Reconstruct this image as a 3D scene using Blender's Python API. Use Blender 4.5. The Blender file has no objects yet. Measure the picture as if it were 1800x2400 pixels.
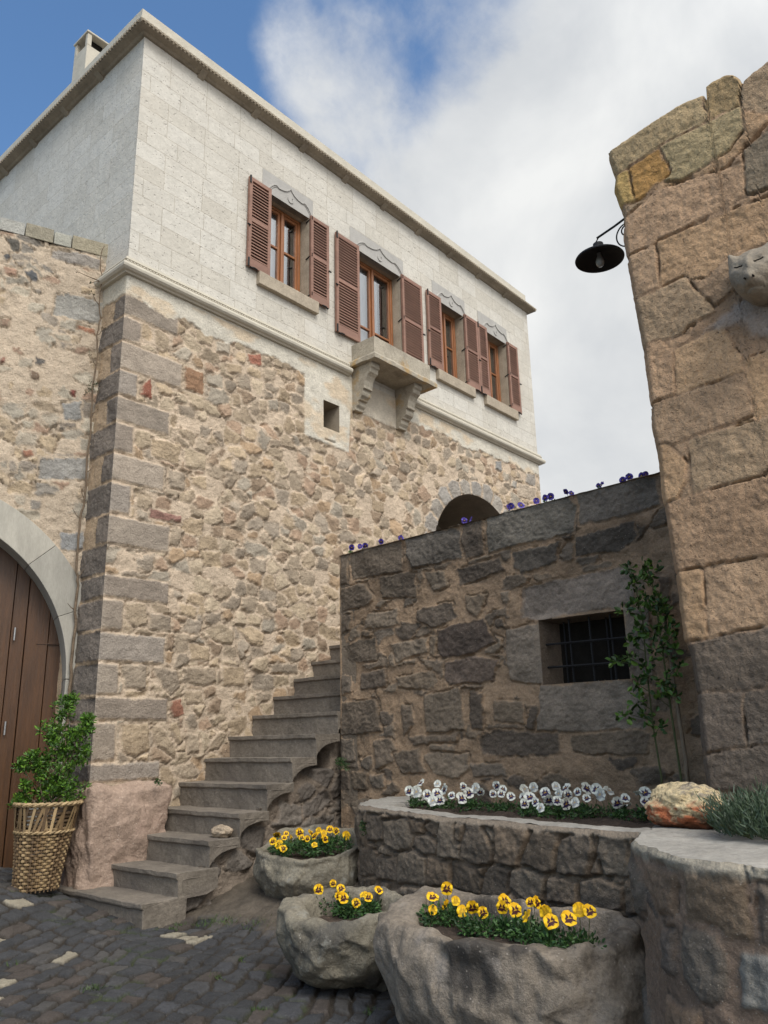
import bpy, bmesh, math, random
import numpy as np
from mathutils import Vector, Matrix, noise as mnoise
random.seed(7); rng = np.random.default_rng(7)
R = math.radians
scene = bpy.context.scene

# ---------------------------------------------------------------- camera
YAW, PITCH, ROLL = 0.71162853, 0.27520836, -0.02219214
fw = Vector((math.cos(YAW)*math.cos(PITCH), math.sin(YAW)*math.cos(PITCH), math.sin(PITCH)))
r0 = Vector((math.sin(YAW), -math.cos(YAW), 0)); u0 = r0.cross(fw)
rt = math.cos(ROLL)*r0 + math.sin(ROLL)*u0
up = -math.sin(ROLL)*r0 + math.cos(ROLL)*u0
cd = bpy.data.cameras.new('camera'); cam = bpy.data.objects.new('camera', cd)
scene.collection.objects.link(cam); scene.camera = cam
M = Matrix.Identity(4)
for i in range(3):
    M[i][0], M[i][1], M[i][2] = rt[i], up[i], -fw[i]
M[0][3], M[1][3], M[2][3] = 0, 0, 1.5
cam.matrix_world = M
cd.sensor_fit = 'VERTICAL'; cd.sensor_height = 36; cd.sensor_width = 27
cd.lens = 36*1885.97/2400; cd.clip_start = .05; cd.clip_end = 500

# ---------------------------------------------------------------- light
SUN_EL, SUN_AZ = R(50), R(-112)          # azimuth measured from +X towards +Y
sd = Vector((math.cos(SUN_AZ)*math.cos(SUN_EL), math.sin(SUN_AZ)*math.cos(SUN_EL), math.sin(SUN_EL)))
sl = bpy.data.lights.new('sun', 'SUN'); sl.energy = 1.5; sl.angle = R(24); sl.color = (1, .97, .92)
so = bpy.data.objects.new('sun', sl); scene.collection.objects.link(so)
so.rotation_euler = (-sd).to_track_quat('-Z', 'Y').to_euler()
scene.view_settings.view_transform = 'Standard'; scene.view_settings.look = 'None'
scene.view_settings.exposure = 0.55; scene.view_settings.gamma = 1

W = bpy.data.worlds.new('World'); scene.world = W; W.use_nodes = True
nt = W.node_tree; N = nt.nodes; L = nt.links; N.clear()
def wn(t, **k):
    n = N.new(t)
    for a, b in k.items(): setattr(n, a, b)
    return n
def wmath(op, a, b=None, c=None, clamp=False):
    n = wn('ShaderNodeMath', operation=op); n.use_clamp = clamp
    for i, v in enumerate((a, b, c)):
        if v is None: continue
        if isinstance(v, (int, float)): n.inputs[i].default_value = v
        else: L.new(v, n.inputs[i])
    return n.outputs[0]
tc = wn('ShaderNodeTexCoord'); out = wn('ShaderNodeOutputWorld')
sky = wn('ShaderNodeTexSky'); sky.sky_type = 'NISHITA'; sky.sun_disc = False
sky.sun_elevation = SUN_EL; sky.sun_rotation = math.pi/2 - SUN_AZ
sky.air_density = 1.3; sky.dust_density = .6; sky.ozone_density = 2.5; sky.altitude = 1000
skc = wn('ShaderNodeMix', data_type='RGBA', blend_type='MULTIPLY'); skc.inputs[0].default_value = 1
skc.inputs[7].default_value = (.092, .112, .124, 1); L.new(sky.outputs[0], skc.inputs[6])
def dot(vec):
    n = wn('ShaderNodeVectorMath', operation='DOT_PRODUCT'); L.new(tc.outputs['Generated'], n.inputs[0])
    n.inputs[1].default_value = vec; return n.outputs['Value']
def ntex(scale, det, rough, off=(0,0,0), dist=0):
    m = wn('ShaderNodeMapping'); m.inputs[1].default_value = off; L.new(tc.outputs['Generated'], m.inputs[0])
    n = wn('ShaderNodeTexNoise'); n.inputs['Scale'].default_value = scale; n.inputs['Detail'].default_value = det
    n.inputs['Roughness'].default_value = rough; n.inputs['Distortion'].default_value = dist
    L.new(m.outputs[0], n.inputs['Vector']); return n.outputs[0]
bias = dot((.789, -.512, -.340))        # clouds thicken towards the south-east and the horizon
n1 = ntex(2.3, 7, .56, (3.1, 1.7, .4), .25)
n2 = ntex(6.5, 8, .6, (0, 2, 5), .2)
f = wmath('MULTIPLY_ADD', bias, 5.5, 0.86)
f = wmath('ADD', f, wmath('MULTIPLY', wmath('SUBTRACT', n1, .5), 2.6))
f = wmath('ADD', f, wmath('MULTIPLY', wmath('SUBTRACT', n2, .5), 1.5))
def blob(d, r0_, r1_, k):                # soft opening or bank in the cloud around one sky direction
    q = wn('ShaderNodeMapRange', interpolation_type='SMOOTHSTEP'); L.new(dot(d), q.inputs[0])
    q.inputs[1].default_value = math.cos(R(r0_)); q.inputs[2].default_value = math.cos(R(r1_)); q.inputs[3].default_value = 0; q.inputs[4].default_value = k
    return q.outputs[0]
f = wmath('ADD', f, blob((.530, .415, .74), 8.5, 2, -.75))
f = wmath('ADD', f, blob((.505, .505, .70), 6, 1, .75))
f = wmath('ADD', f, blob((.40, .60, .69), 9, 2, -.5))
f = wmath('ADD', f, wmath('MULTIPLY', wmath('SUBTRACT', ntex(15, 6, .65, (1, 5, 2), .3), .5), .7))
over = wn('ShaderNodeMapRange', interpolation_type='SMOOTHSTEP'); L.new(dot((.30, .66, .69)), over.inputs[0])
over.inputs[1].default_value = math.cos(R(44)); over.inputs[2].default_value = math.cos(R(26)); over.inputs[3].default_value = 3.5; over.inputs[4].default_value = 0
f = wmath('ADD', f, over.outputs[0])
mr = wn('ShaderNodeMapRange', interpolation_type='SMOOTHSTEP'); L.new(f, mr.inputs[0])
mr.inputs[1].default_value = -.25; mr.inputs[2].default_value = 1.0
n3 = ntex(3.4, 6, .55, (7, 3, 1), .3)
cr = wn('ShaderNodeMapRange'); L.new(n3, cr.inputs[0]); cr.inputs[1].default_value = .32; cr.inputs[2].default_value = .68
ccol = wn('ShaderNodeMix', data_type='RGBA'); L.new(cr.outputs[0], ccol.inputs[0])
ccol.inputs[6].default_value = (.385, .405, .43, 1); ccol.inputs[7].default_value = (.61, .615, .61, 1)
glow = wmath('MULTIPLY_ADD', wmath('POWER', wmath('MAXIMUM', dot(sd), 0), 2.5), 2.2, 1.0)
cc2 = wn('ShaderNodeVectorMath', operation='SCALE'); L.new(ccol.outputs[2], cc2.inputs[0]); L.new(glow, cc2.inputs['Scale'])
mx = wn('ShaderNodeMix', data_type='RGBA'); L.new(mr.outputs[0], mx.inputs[0]); L.new(skc.outputs[2], mx.inputs[6]); L.new(cc2.outputs[0], mx.inputs[7])
bg = wn('ShaderNodeBackground'); L.new(mx.outputs[2], bg.inputs[0]); bg.inputs[1].default_value = 1
L.new(bg.outputs[0], out.inputs[0])

# ---------------------------------------------------------------- helpers
def lin(r, g, b, k=1.0):
    f = lambda c: ((c/255+.055)/1.055)**2.4 if c > 10 else c/255/12.92
    return (f(r)*k, f(g)*k, f(b)*k)
COL = scene.collection
def mesh(name, V, F, uv=None, cols=None, smooth=False):
    me = bpy.data.meshes.new(name)
    V = np.asarray(V, dtype=np.float32)
    if isinstance(F, np.ndarray):
        n, k = F.shape
        me.vertices.add(len(V)); me.vertices.foreach_set('co', V.ravel())
        me.loops.add(n*k); me.loops.foreach_set('vertex_index', F.ravel().astype(np.int32))
        me.polygons.add(n); me.polygons.foreach_set('loop_start', np.arange(0, n*k, k, dtype=np.int32))
        me.update(calc_edges=True)
    else:
        me.from_pydata([tuple(map(float, v)) for v in V], [], F); me.update()
    if uv is not None:
        idx = np.empty(len(me.loops), dtype=np.int32); me.loops.foreach_get('vertex_index', idx)
        l = me.uv_layers.new(name='UVMap'); l.data.foreach_set('uv', np.asarray(uv, dtype=np.float32)[idx].ravel())
    if cols is not None:
        a = me.color_attributes.new('Col', 'FLOAT_COLOR', 'POINT')
        c = np.ones((len(V), 4), dtype=np.float32); c[:, :3] = np.asarray(cols, dtype=np.float32)
        a.data.foreach_set('color', c.ravel())
    if smooth: me.polygons.foreach_set('use_smooth', np.ones(len(me.polygons), dtype=bool))
    me.validate(); return me
def obj(name, me, mat, parent=None, label=None):
    o = bpy.data.objects.new(name, me); COL.objects.link(o)
    if mat and not me.materials: me.materials.append(mat)
    if parent: o.parent = parent; o.matrix_parent_inverse = Matrix.Translation(parent.location).inverted()
    if label: o['label'] = label
    return o
def thing(name, loc, label, cat, group=None, rot=None):
    o = bpy.data.objects.new(name, None); COL.objects.link(o); o.location = loc; o.empty_display_size = .1
    o['label'] = label; o['category'] = cat
    if group: o['group'] = group
    return o
def tag(o, label, cat, group=None):
    o['label'] = label; o['category'] = cat
    if group: o['group'] = group
    return o
def put(o, parent):                       # parent without moving
    o.parent = parent; o.matrix_parent_inverse = Matrix.Translation(parent.location).inverted(); return o

class MB:                                  # gathers shapes for ONE mesh
    def __init__(s): s.V = []; s.F = []; s.C = []
    def add(s, V, F, col=None):
        b = len(s.V); s.V += [tuple(v) for v in V]; s.F += [tuple(b+i for i in f) for f in F]
        s.C += [col or (1, 1, 1)]*len(V)
    def box(s, x0, x1, y0, y1, z0, z1, col=None):
        V = [(x, y, z) for z in (z0, z1) for y in (y0, y1) for x in (x0, x1)]
        s.add(V, [(0,2,3,1),(4,5,7,6),(0,1,5,4),(2,6,7,3),(0,4,6,2),(1,3,7,5)], col)
    def prism(s, poly, f0, f1, col=None):  # poly of 2D pts, f(p)->3D for the two ends
        n = len(poly); V = [f0(p) for p in poly]+[f1(p) for p in poly]
        s.add(V, [tuple(range(n-1, -1, -1)), tuple(range(n, 2*n))]+[(i, (i+1) % n, n+(i+1) % n, n+i) for i in range(n)], col)
    def tube(s, pts, r, n=6, col=None, r1=None, flat=1):
        pts = [Vector(p) for p in pts]; rings = []
        for i, p in enumerate(pts):
            t = (pts[min(i+1, len(pts)-1)]-pts[max(i-1, 0)]).normalized()
            a = Vector((0, 0, 1)) if abs(t.z) < .9 else Vector((1, 0, 0))
            x = t.cross(a).normalized(); y = t.cross(x)
            q = r if r1 is None else r+(r1-r)*i/(len(pts)-1)
            rings.append([p+x*math.cos(k*2*math.pi/n)*q+y*math.sin(k*2*math.pi/n)*q*flat for k in range(n)])
        V = [v for rg in rings for v in rg]; m = len(pts)
        F = [(i*n+k, i*n+(k+1) % n, (i+1)*n+(k+1) % n, (i+1)*n+k) for i in range(m-1) for k in range(n)]
        F += [tuple(range(n-1, -1, -1)), tuple((m-1)*n+k for k in range(n))]
        s.add(V, F, col)
    def lathe(s, prof, c, n=24, col=None):
        V = []; m = len(prof)
        for r, z in prof: V += [(c[0]+r*math.cos(2*math.pi*k/n), c[1]+r*math.sin(2*math.pi*k/n), c[2]+z) for k in range(n)]
        F = [(i*n+k, i*n+(k+1) % n, (i+1)*n+(k+1) % n, (i+1)*n+k) for i in range(m-1) for k in range(n)]
        s.add(V, F, col)
    def build(s, name, mat, parent=None, label=None, bevel=0, seg=2, sub=0, disp=0, dscale=4, smooth=False, shear=False):
        V = s.V
        if shear: V = [hs(v) for v in V]
        me = mesh(name, V, s.F, cols=s.C)
        if bevel or sub or disp:
            bm = bmesh.new(); bm.from_mesh(me)
            if bevel: bmesh.ops.bevel(bm, geom=bm.edges[:], offset=bevel, segments=seg, profile=.6, affect='EDGES', clamp_overlap=True)
            if sub:
                for _ in range(12):
                    es = [e for e in bm.edges if e.calc_length() > sub]
                    if not es or len(bm.verts) > 60000: break
                    bmesh.ops.subdivide_edges(bm, edges=es, cuts=1, use_grid_fill=True)
            if disp:
                bmesh.ops.remove_doubles(bm, verts=bm.verts[:], dist=1e-5)
                for v in bm.verts:
                    p = v.co*dscale
                    v.co += Vector(mnoise.noise_vector(p))*disp+Vector(mnoise.noise_vector(p*3.3))*disp*.4
            bm.to_mesh(me); bm.free()
        if smooth: me.polygons.foreach_set('use_smooth', np.ones(len(me.polygons), dtype=bool))
        return obj(name, me, mat, parent, label)
def hs(v):                                 # the house's cornice lines fall very slightly towards its far end
    x, y, z = v
    if z > 3: z = z-.0125*(z-3)/7.5*max(0, x-4.5)
    return (x, y, z)

# ---- materials
def material(name, base=None, rough=.85, vcol=False, amp=.25, scale=6, speck=0, speckcol=(.6,.55,.48), specksc=90, bump=.4, bscale=30, pits=0, metal=0, spec=.3, stretch=None, brick=None, tint=None, tint2=None, fineamp=.55):
    m = bpy.data.materials.new(name); m.use_nodes = True; t = m.node_tree; n = t.nodes; l = t.links
    b = n['Principled BSDF']; b.inputs['Roughness'].default_value = rough; b.inputs['Metallic'].default_value = metal
    b.inputs['Specular IOR Level'].default_value = spec
    co = n.new('ShaderNodeTexCoord'); vec = co.outputs['Object']
    if stretch:
        mp = n.new('ShaderNodeMapping'); mp.inputs['Scale'].default_value = stretch; l.new(vec, mp.inputs[0]); vec = mp.outputs[0]
    def noise(sc, det=5, ro=.6, v=None):
        k = n.new('ShaderNodeTexNoise'); k.inputs['Scale'].default_value = sc; k.inputs['Detail'].default_value = det
        k.inputs['Roughness'].default_value = ro; l.new(v or vec, k.inputs['Vector']); return k.outputs[0]
    def mapr(s, a, b_, c, d):
        k = n.new('ShaderNodeMapRange'); l.new(s, k.inputs[0])
        for i, x in enumerate((a, b_, c, d)): k.inputs[i+1].default_value = x
        return k.outputs[0]
    def mix(fac, a, b_, mode='MIX'):
        k = n.new('ShaderNodeMix'); k.data_type = 'RGBA'; k.blend_type = mode
        for i, x in ((0, fac), (6, a), (7, b_)):
            if hasattr(x, 'links'): l.new(x, k.inputs[i])
            elif i == 0: k.inputs[0].default_value = x
            else: k.inputs[i].default_value = (*x, 1)
        return k.outputs[2]
    if vcol:
        a = n.new('ShaderNodeAttribute'); a.attribute_name = 'Col'; c = a.outputs['Color']
    else: c = base
    hgt = None
    if brick:
        w, h, mo, c1, c2, cm = brick
        u = n.new('ShaderNodeUVMap'); wn_ = n.new('ShaderNodeVectorMath'); wn_.operation = 'MULTIPLY_ADD'
        k = n.new('ShaderNodeTexNoise'); k.inputs['Scale'].default_value = 9; k.inputs['Detail'].default_value = 4; l.new(vec, k.inputs['Vector'])
        l.new(k.outputs['Color'], wn_.inputs[0]); wn_.inputs[1].default_value = (.008, .012, 0); l.new(u.outputs[0], wn_.inputs[2])
        bt = n.new('ShaderNodeTexBrick'); l.new(wn_.outputs[0], bt.inputs['Vector'])
        bt.inputs['Color1'].default_value = (*c1, 1); bt.inputs['Color2'].default_value = (*c2, 1); bt.inputs['Mortar'].default_value = (*cm, 1)
        bt.inputs['Scale'].default_value = 1; bt.inputs['Mortar Size'].default_value = mo; bt.inputs['Mortar Smooth'].default_value = .3
        bt.inputs['Brick Width'].default_value = w; bt.inputs['Row Height'].default_value = h; bt.offset = .37; bt.offset_frequency = 3; bt.squash = .78; bt.squash_frequency = 3
        c = bt.outputs['Color']; hgt = bt.outputs['Fac']
        gate = mapr(noise(2.2, 6), .42, .6, 0, 1)
        gm = n.new('ShaderNodeMath'); gm.operation = 'MULTIPLY'; l.new(hgt, gm.inputs[0]); l.new(gate, gm.inputs[1]); hgt = gm.outputs[0]
    g = mapr(noise(scale, 8, .65), .25, .75, 1-amp, 1+amp)
    gs = n.new('ShaderNodeMix'); gs.data_type = 'RGBA'; gs.blend_type = 'MULTIPLY'; gs.inputs[0].default_value = 1
    if hasattr(c, 'links'): l.new(c, gs.inputs[6])
    else: gs.inputs[6].default_value = (*c, 1)
    l.new(g, gs.inputs[7]); c = gs.outputs[2]
    g2 = mapr(noise(scale*9, 5, .75), .3, .7, 1-amp*fineamp, 1+amp*fineamp)
    gs = n.new('ShaderNodeMix'); gs.data_type = 'RGBA'; gs.blend_type = 'MULTIPLY'; gs.inputs[0].default_value = 1
    l.new(c, gs.inputs[6]); l.new(g2, gs.inputs[7]); c = gs.outputs[2]
    if tint: c = mix(mapr(noise(tint[1], 6, .6), tint[2], tint[3], 0, tint[4] if len(tint) > 4 else 1), c, tint[0])
    if tint2: c = mix(mapr(noise(tint2[1], 7, .68), tint2[2], tint2[3], 0, tint2[4]), c, tint2[0])
    if speck:
        v = n.new('ShaderNodeTexVoronoi'); v.inputs['Scale'].default_value = specksc; l.new(vec, v.inputs['Vector'])
        rr = n.new('ShaderNodeSeparateColor'); l.new(v.outputs['Color'], rr.inputs[0])
        s1 = mapr(v.outputs['Distance'], .12, .3, 1, 0); s2 = mapr(rr.outputs[0], 1-speck, 1-speck+.02, 0, 1)
        mm = n.new('ShaderNodeMath'); mm.operation = 'MULTIPLY'; l.new(s1, mm.inputs[0]); l.new(s2, mm.inputs[1])
        c = mix(mm.outputs[0], c, speckcol)
    l.new(c, b.inputs['Base Color'])
    if bump:
        h1 = noise(bscale, 8, .7); h2 = noise(bscale*.22, 6, .6)
        ad = n.new('ShaderNodeMath'); ad.operation = 'MULTIPLY_ADD'; l.new(h2, ad.inputs[0]); ad.inputs[1].default_value = 1.6; l.new(h1, ad.inputs[2]); h = ad.outputs[0]
        if pits:
            p = mapr(noise(bscale*.9, 3, .5), .27, .36, -pits, 0)
            a2 = n.new('ShaderNodeMath'); a2.operation = 'ADD'; l.new(h, a2.inputs[0]); l.new(p, a2.inputs[1]); h = a2.outputs[0]
        if hgt:
            a3 = n.new('ShaderNodeMath'); a3.operation = 'MULTIPLY_ADD'; l.new(hgt, a3.inputs[0]); a3.inputs[1].default_value = -2.2; l.new(h, a3.inputs[2]); h = a3.outputs[0]
        bp = n.new('ShaderNodeBump'); bp.inputs['Strength'].default_value = bump; bp.inputs['Distance'].default_value = .02
        l.new(h, bp.inputs['Height']); l.new(bp.outputs[0], b.inputs['Normal'])
    return m

MT = {}
MT['rubble'] = material('rubble_stone', vcol=True, amp=.17, scale=7, fineamp=1.3, bump=1.0, bscale=44, speck=.10, specksc=70, speckcol=(.62,.55,.45))
MT['dark_rubble'] = material('dark_stone', vcol=True, amp=.24, scale=8, fineamp=1.0, bump=.85, bscale=34, speck=.14, specksc=80, speckcol=(.33,.28,.22))
MT['tuff'] = material('tuff_block', vcol=True, amp=.15, scale=9, fineamp=1.2, bump=.8, bscale=60, pits=2.2, speck=.10, specksc=75, speckcol=(.06,.045,.04))
MT['white_stone'] = material('white_ashlar', rough=.9, amp=.07, scale=1.3, bump=.5, bscale=20, pits=3.0, brick=(.60, .268, .004, (.57,.535,.47), (.515,.475,.405), (.40,.355,.285)), tint=((.47,.41,.33), .9, .56, .8, .5), speck=.15, specksc=34, speckcol=(.22,.18,.145), fineamp=1.4)
MT['band'] = material('white_plaster_stone', vcol=True, amp=.08, scale=3, bump=.45, bscale=26, pits=1.5)
MT['trim'] = material('pale_trim_stone', base=(.50,.455,.37), amp=.12, scale=5, bump=.3, bscale=30)
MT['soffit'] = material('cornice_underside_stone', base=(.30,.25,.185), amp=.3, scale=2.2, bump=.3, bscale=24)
MT['grey_trim'] = material('grey_carved_stone', base=(.38,.36,.33), amp=.1, scale=6, bump=.25, bscale=40, speck=.05)
MT['sill'] = material('brown_sill_stone', base=(.36,.30,.225), fineamp=.9, amp=.24, scale=6, bump=.3, bscale=30)
MT['balcony'] = material('balcony_stone', base=(.36,.315,.245), amp=.28, scale=4, fineamp=.8, bump=.5, bscale=28, tint=((.40,.24,.07), 2.6, .56, .68, .8), tint2=((.13,.105,.08), 3.3, .54, .7, .55))
MT['shutter'] = material('shutter_paint', base=(.255,.142,.103), rough=.65, amp=.24, scale=3, bump=.12, bscale=60, stretch=(1,1,3))
MT['frame'] = material('varnished_wood', base=(.26,.10,.035), rough=.4, amp=.3, scale=4, bump=.1, bscale=40, stretch=(3,3,.6), spec=.5)
MT['door'] = material('door_wood', base=(.072,.030,.009), rough=.42, amp=.4, scale=3, bump=.2, bscale=30, stretch=(7,7,.5), spec=.5)
MT['iron'] = material('black_iron', base=(.018,.017,.017), rough=.6, amp=.2, bump=.1, metal=.3)
MT['step'] = material('step_stone', base=(.172,.145,.115), amp=.30, scale=2.6, fineamp=.9, bump=.6, bscale=34, tint=((.11,.092,.078), 1.7, .5, .68, .6), speck=.07, specksc=90, speckcol=(.34,.3,.25))
MT['plaster'] = material('rough_mortar', base=(.27,.215,.16), amp=.25, scale=3, bump=.8, bscale=22, tint=((.17,.15,.13), 2.2, .5, .66, .7))
MT['trough'] = material('trough_stone', base=(.20,.175,.13), amp=.34, scale=5, fineamp=1.0, bump=1.0, bscale=30, tint2=((.30,.29,.25), 5.5, .58, .68, .7), tint=((.065,.06,.055), 2.6, .52, .66, .75), speck=.12, specksc=50, speckcol=(.34,.31,.26))
MT['trough_warm'] = material('brown_trough_stone', base=(.225,.185,.142), amp=.32, scale=4, fineamp=1.1, bump=1.0, bscale=28, tint2=((.27,.235,.2), 4, .56, .68, .6), tint=((.05,.043,.037), 1.7, .50, .57, .85), speck=.12, specksc=45, speckcol=(.33,.28,.23))
MT['cement'] = material('cement', base=(.33,.305,.265), amp=.25, scale=3, fineamp=.8, bump=.6, bscale=30, tint=((.14,.125,.105), 2.3, .5, .72, .55), tint2=((.36,.35,.32), 7, .6, .7, .4))
MT['soil'] = material('soil', base=(.06,.042,.030), amp=.5, scale=14, bump=1.0, bscale=40, speck=.12, specksc=55, speckcol=(.2,.14,.09))
MT['boulder'] = material('pink_boulder', base=(.34,.245,.185), amp=.22, scale=4, fineamp=1.2, bump=1.0, bscale=26, speck=.2, specksc=45, speckcol=(.5,.4,.32), tint=((.2,.13,.1), 2, .55, .72, .7))
MT['rock'] = material('pebble_rock', vcol=True, amp=.28, scale=14, fineamp=1.2, bump=1.0, bscale=40, pits=2.5)
MT['paver'] = material('paving', vcol=True, amp=.22, scale=9, fineamp=1.2, bump=.8, bscale=55, speck=.1, specksc=110, speckcol=(.16,.15,.14), rough=.75)
MT['wicker'] = material('wicker', vcol=True, amp=.3, scale=14, bump=.2, bscale=60, rough=.65)
MT['leaf'] = material('leaf', vcol=True, amp=.25, scale=12, bump=0, rough=.5, spec=.4)
MT['petal'] = material('petal', vcol=True, amp=.08, scale=40, bump=0, rough=.6, spec=.2)
MT['bark'] = material('bark', base=(.16,.115,.075), amp=.35, scale=20, bump=.5, bscale=50)
MT['greenstem'] = material('stem', base=(.09,.10,.04), amp=.3, scale=20, bump=.1)
MT['stake'] = material('stake_wood', base=(.2,.15,.1), amp=.3, scale=8, bump=.3, bscale=40, stretch=(5,5,.7))
MT['carved'] = material('carved_stone', base=(.265,.22,.165), amp=.2, scale=9, bump=.5, bscale=45, tint=((.2,.15,.09), 5, .55, .7, .6))
MT['cloth'] = material('curtain_cloth', base=(.72,.72,.74), amp=.06, bump=.1, bscale=40)
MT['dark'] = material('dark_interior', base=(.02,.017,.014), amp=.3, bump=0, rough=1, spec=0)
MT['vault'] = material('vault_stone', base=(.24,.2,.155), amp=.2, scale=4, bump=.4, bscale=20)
for k in ('leaf', 'petal'):
    b = MT[k].node_tree.nodes['Principled BSDF']
    b.inputs['Subsurface Weight'].default_value = 0
g = bpy.data.materials.new('window_glass'); g.use_nodes = True; t = g.node_tree; t.nodes.clear()
o_ = t.nodes.new('ShaderNodeOutputMaterial'); mxs = t.nodes.new('ShaderNodeMixShader'); tr = t.nodes.new('ShaderNodeBsdfTransparent')
gl = t.nodes.new('ShaderNodeBsdfGlossy'); gl.inputs['Roughness'].default_value = .02; fr = t.nodes.new('ShaderNodeFresnel'); fr.inputs[0].default_value = 1.6
tr.inputs[0].default_value = (.9, .93, .93, 1)
ma = t.nodes.new('ShaderNodeMath'); ma.operation = 'ADD'; ma.inputs[1].default_value = .28; t.links.new(fr.outputs[0], ma.inputs[0]); t.links.new(ma.outputs[0], mxs.inputs[0]); t.links.new(tr.outputs[0], mxs.inputs[1]); t.links.new(gl.outputs[0], mxs.inputs[2]); t.links.new(mxs.outputs[0], o_.inputs[0])
MT['glass'] = g
bm_ = bpy.data.materials.new('bulb_glass'); bm_.use_nodes = True
bb = bm_.node_tree.nodes['Principled BSDF']; bb.inputs['Base Color'].default_value = (.25, .25, .24, 1); bb.inputs['Roughness'].default_value = .25
MT['bulb'] = bm_

# ---- numpy noise
def hsh(ix, iy, s):
    h = (ix.astype(np.int64)*374761393+iy.astype(np.int64)*668265263+s*974711+1013904223) & 0xffffffff
    h = ((h ^ (h >> 13))*1274126177) & 0xffffffff
    h = ((h ^ (h >> 16))*2246822519) & 0xffffffff
    return ((h ^ (h >> 15)) & 0xffffff)/float(0xffffff)
def vn(x, y, s=0):
    ix = np.floor(x); iy = np.floor(y); fx = x-ix; fy = y-iy
    fx = fx*fx*(3-2*fx); fy = fy*fy*(3-2*fy)
    a = hsh(ix, iy, s); b = hsh(ix+1, iy, s); c = hsh(ix, iy+1, s); d = hsh(ix+1, iy+1, s)
    return (a*(1-fx)+b*fx)*(1-fy)+(c*(1-fx)+d*fx)*fy
def fbm(x, y, s=0, o=4):
    r = 0; a = .5; t = 0
    for i in range(o): r = r+a*vn(x*2**i, y*2**i, s+i*17); t += a; a *= .55
    return r/t
def sst(a, b, x):
    t = np.clip((x-a)/(b-a), 0, 1); return t*t*(3-2*t)
def polysd(px, py, P):                    # signed distance, positive inside
    P = np.array(P); n = len(P); d = np.full(px.shape, 1e9); ins = np.zeros(px.shape, bool)
    for i in range(n):
        a = P[i]; b = P[(i+1) % n]; e = b-a; wx = px-a[0]; wy = py-a[1]
        t = np.clip((wx*e[0]+wy*e[1])/(e@e+1e-12), 0, 1)
        d = np.minimum(d, np.hypot(wx-e[0]*t, wy-e[1]*t))
        c = ((a[1] > py) != (b[1] > py)) & (px < (b[0]-a[0])*(py-a[1])/(b[1]-a[1]+1e-12)+a[0])
        ins ^= c
    return np.where(ins, d, -d)

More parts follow.
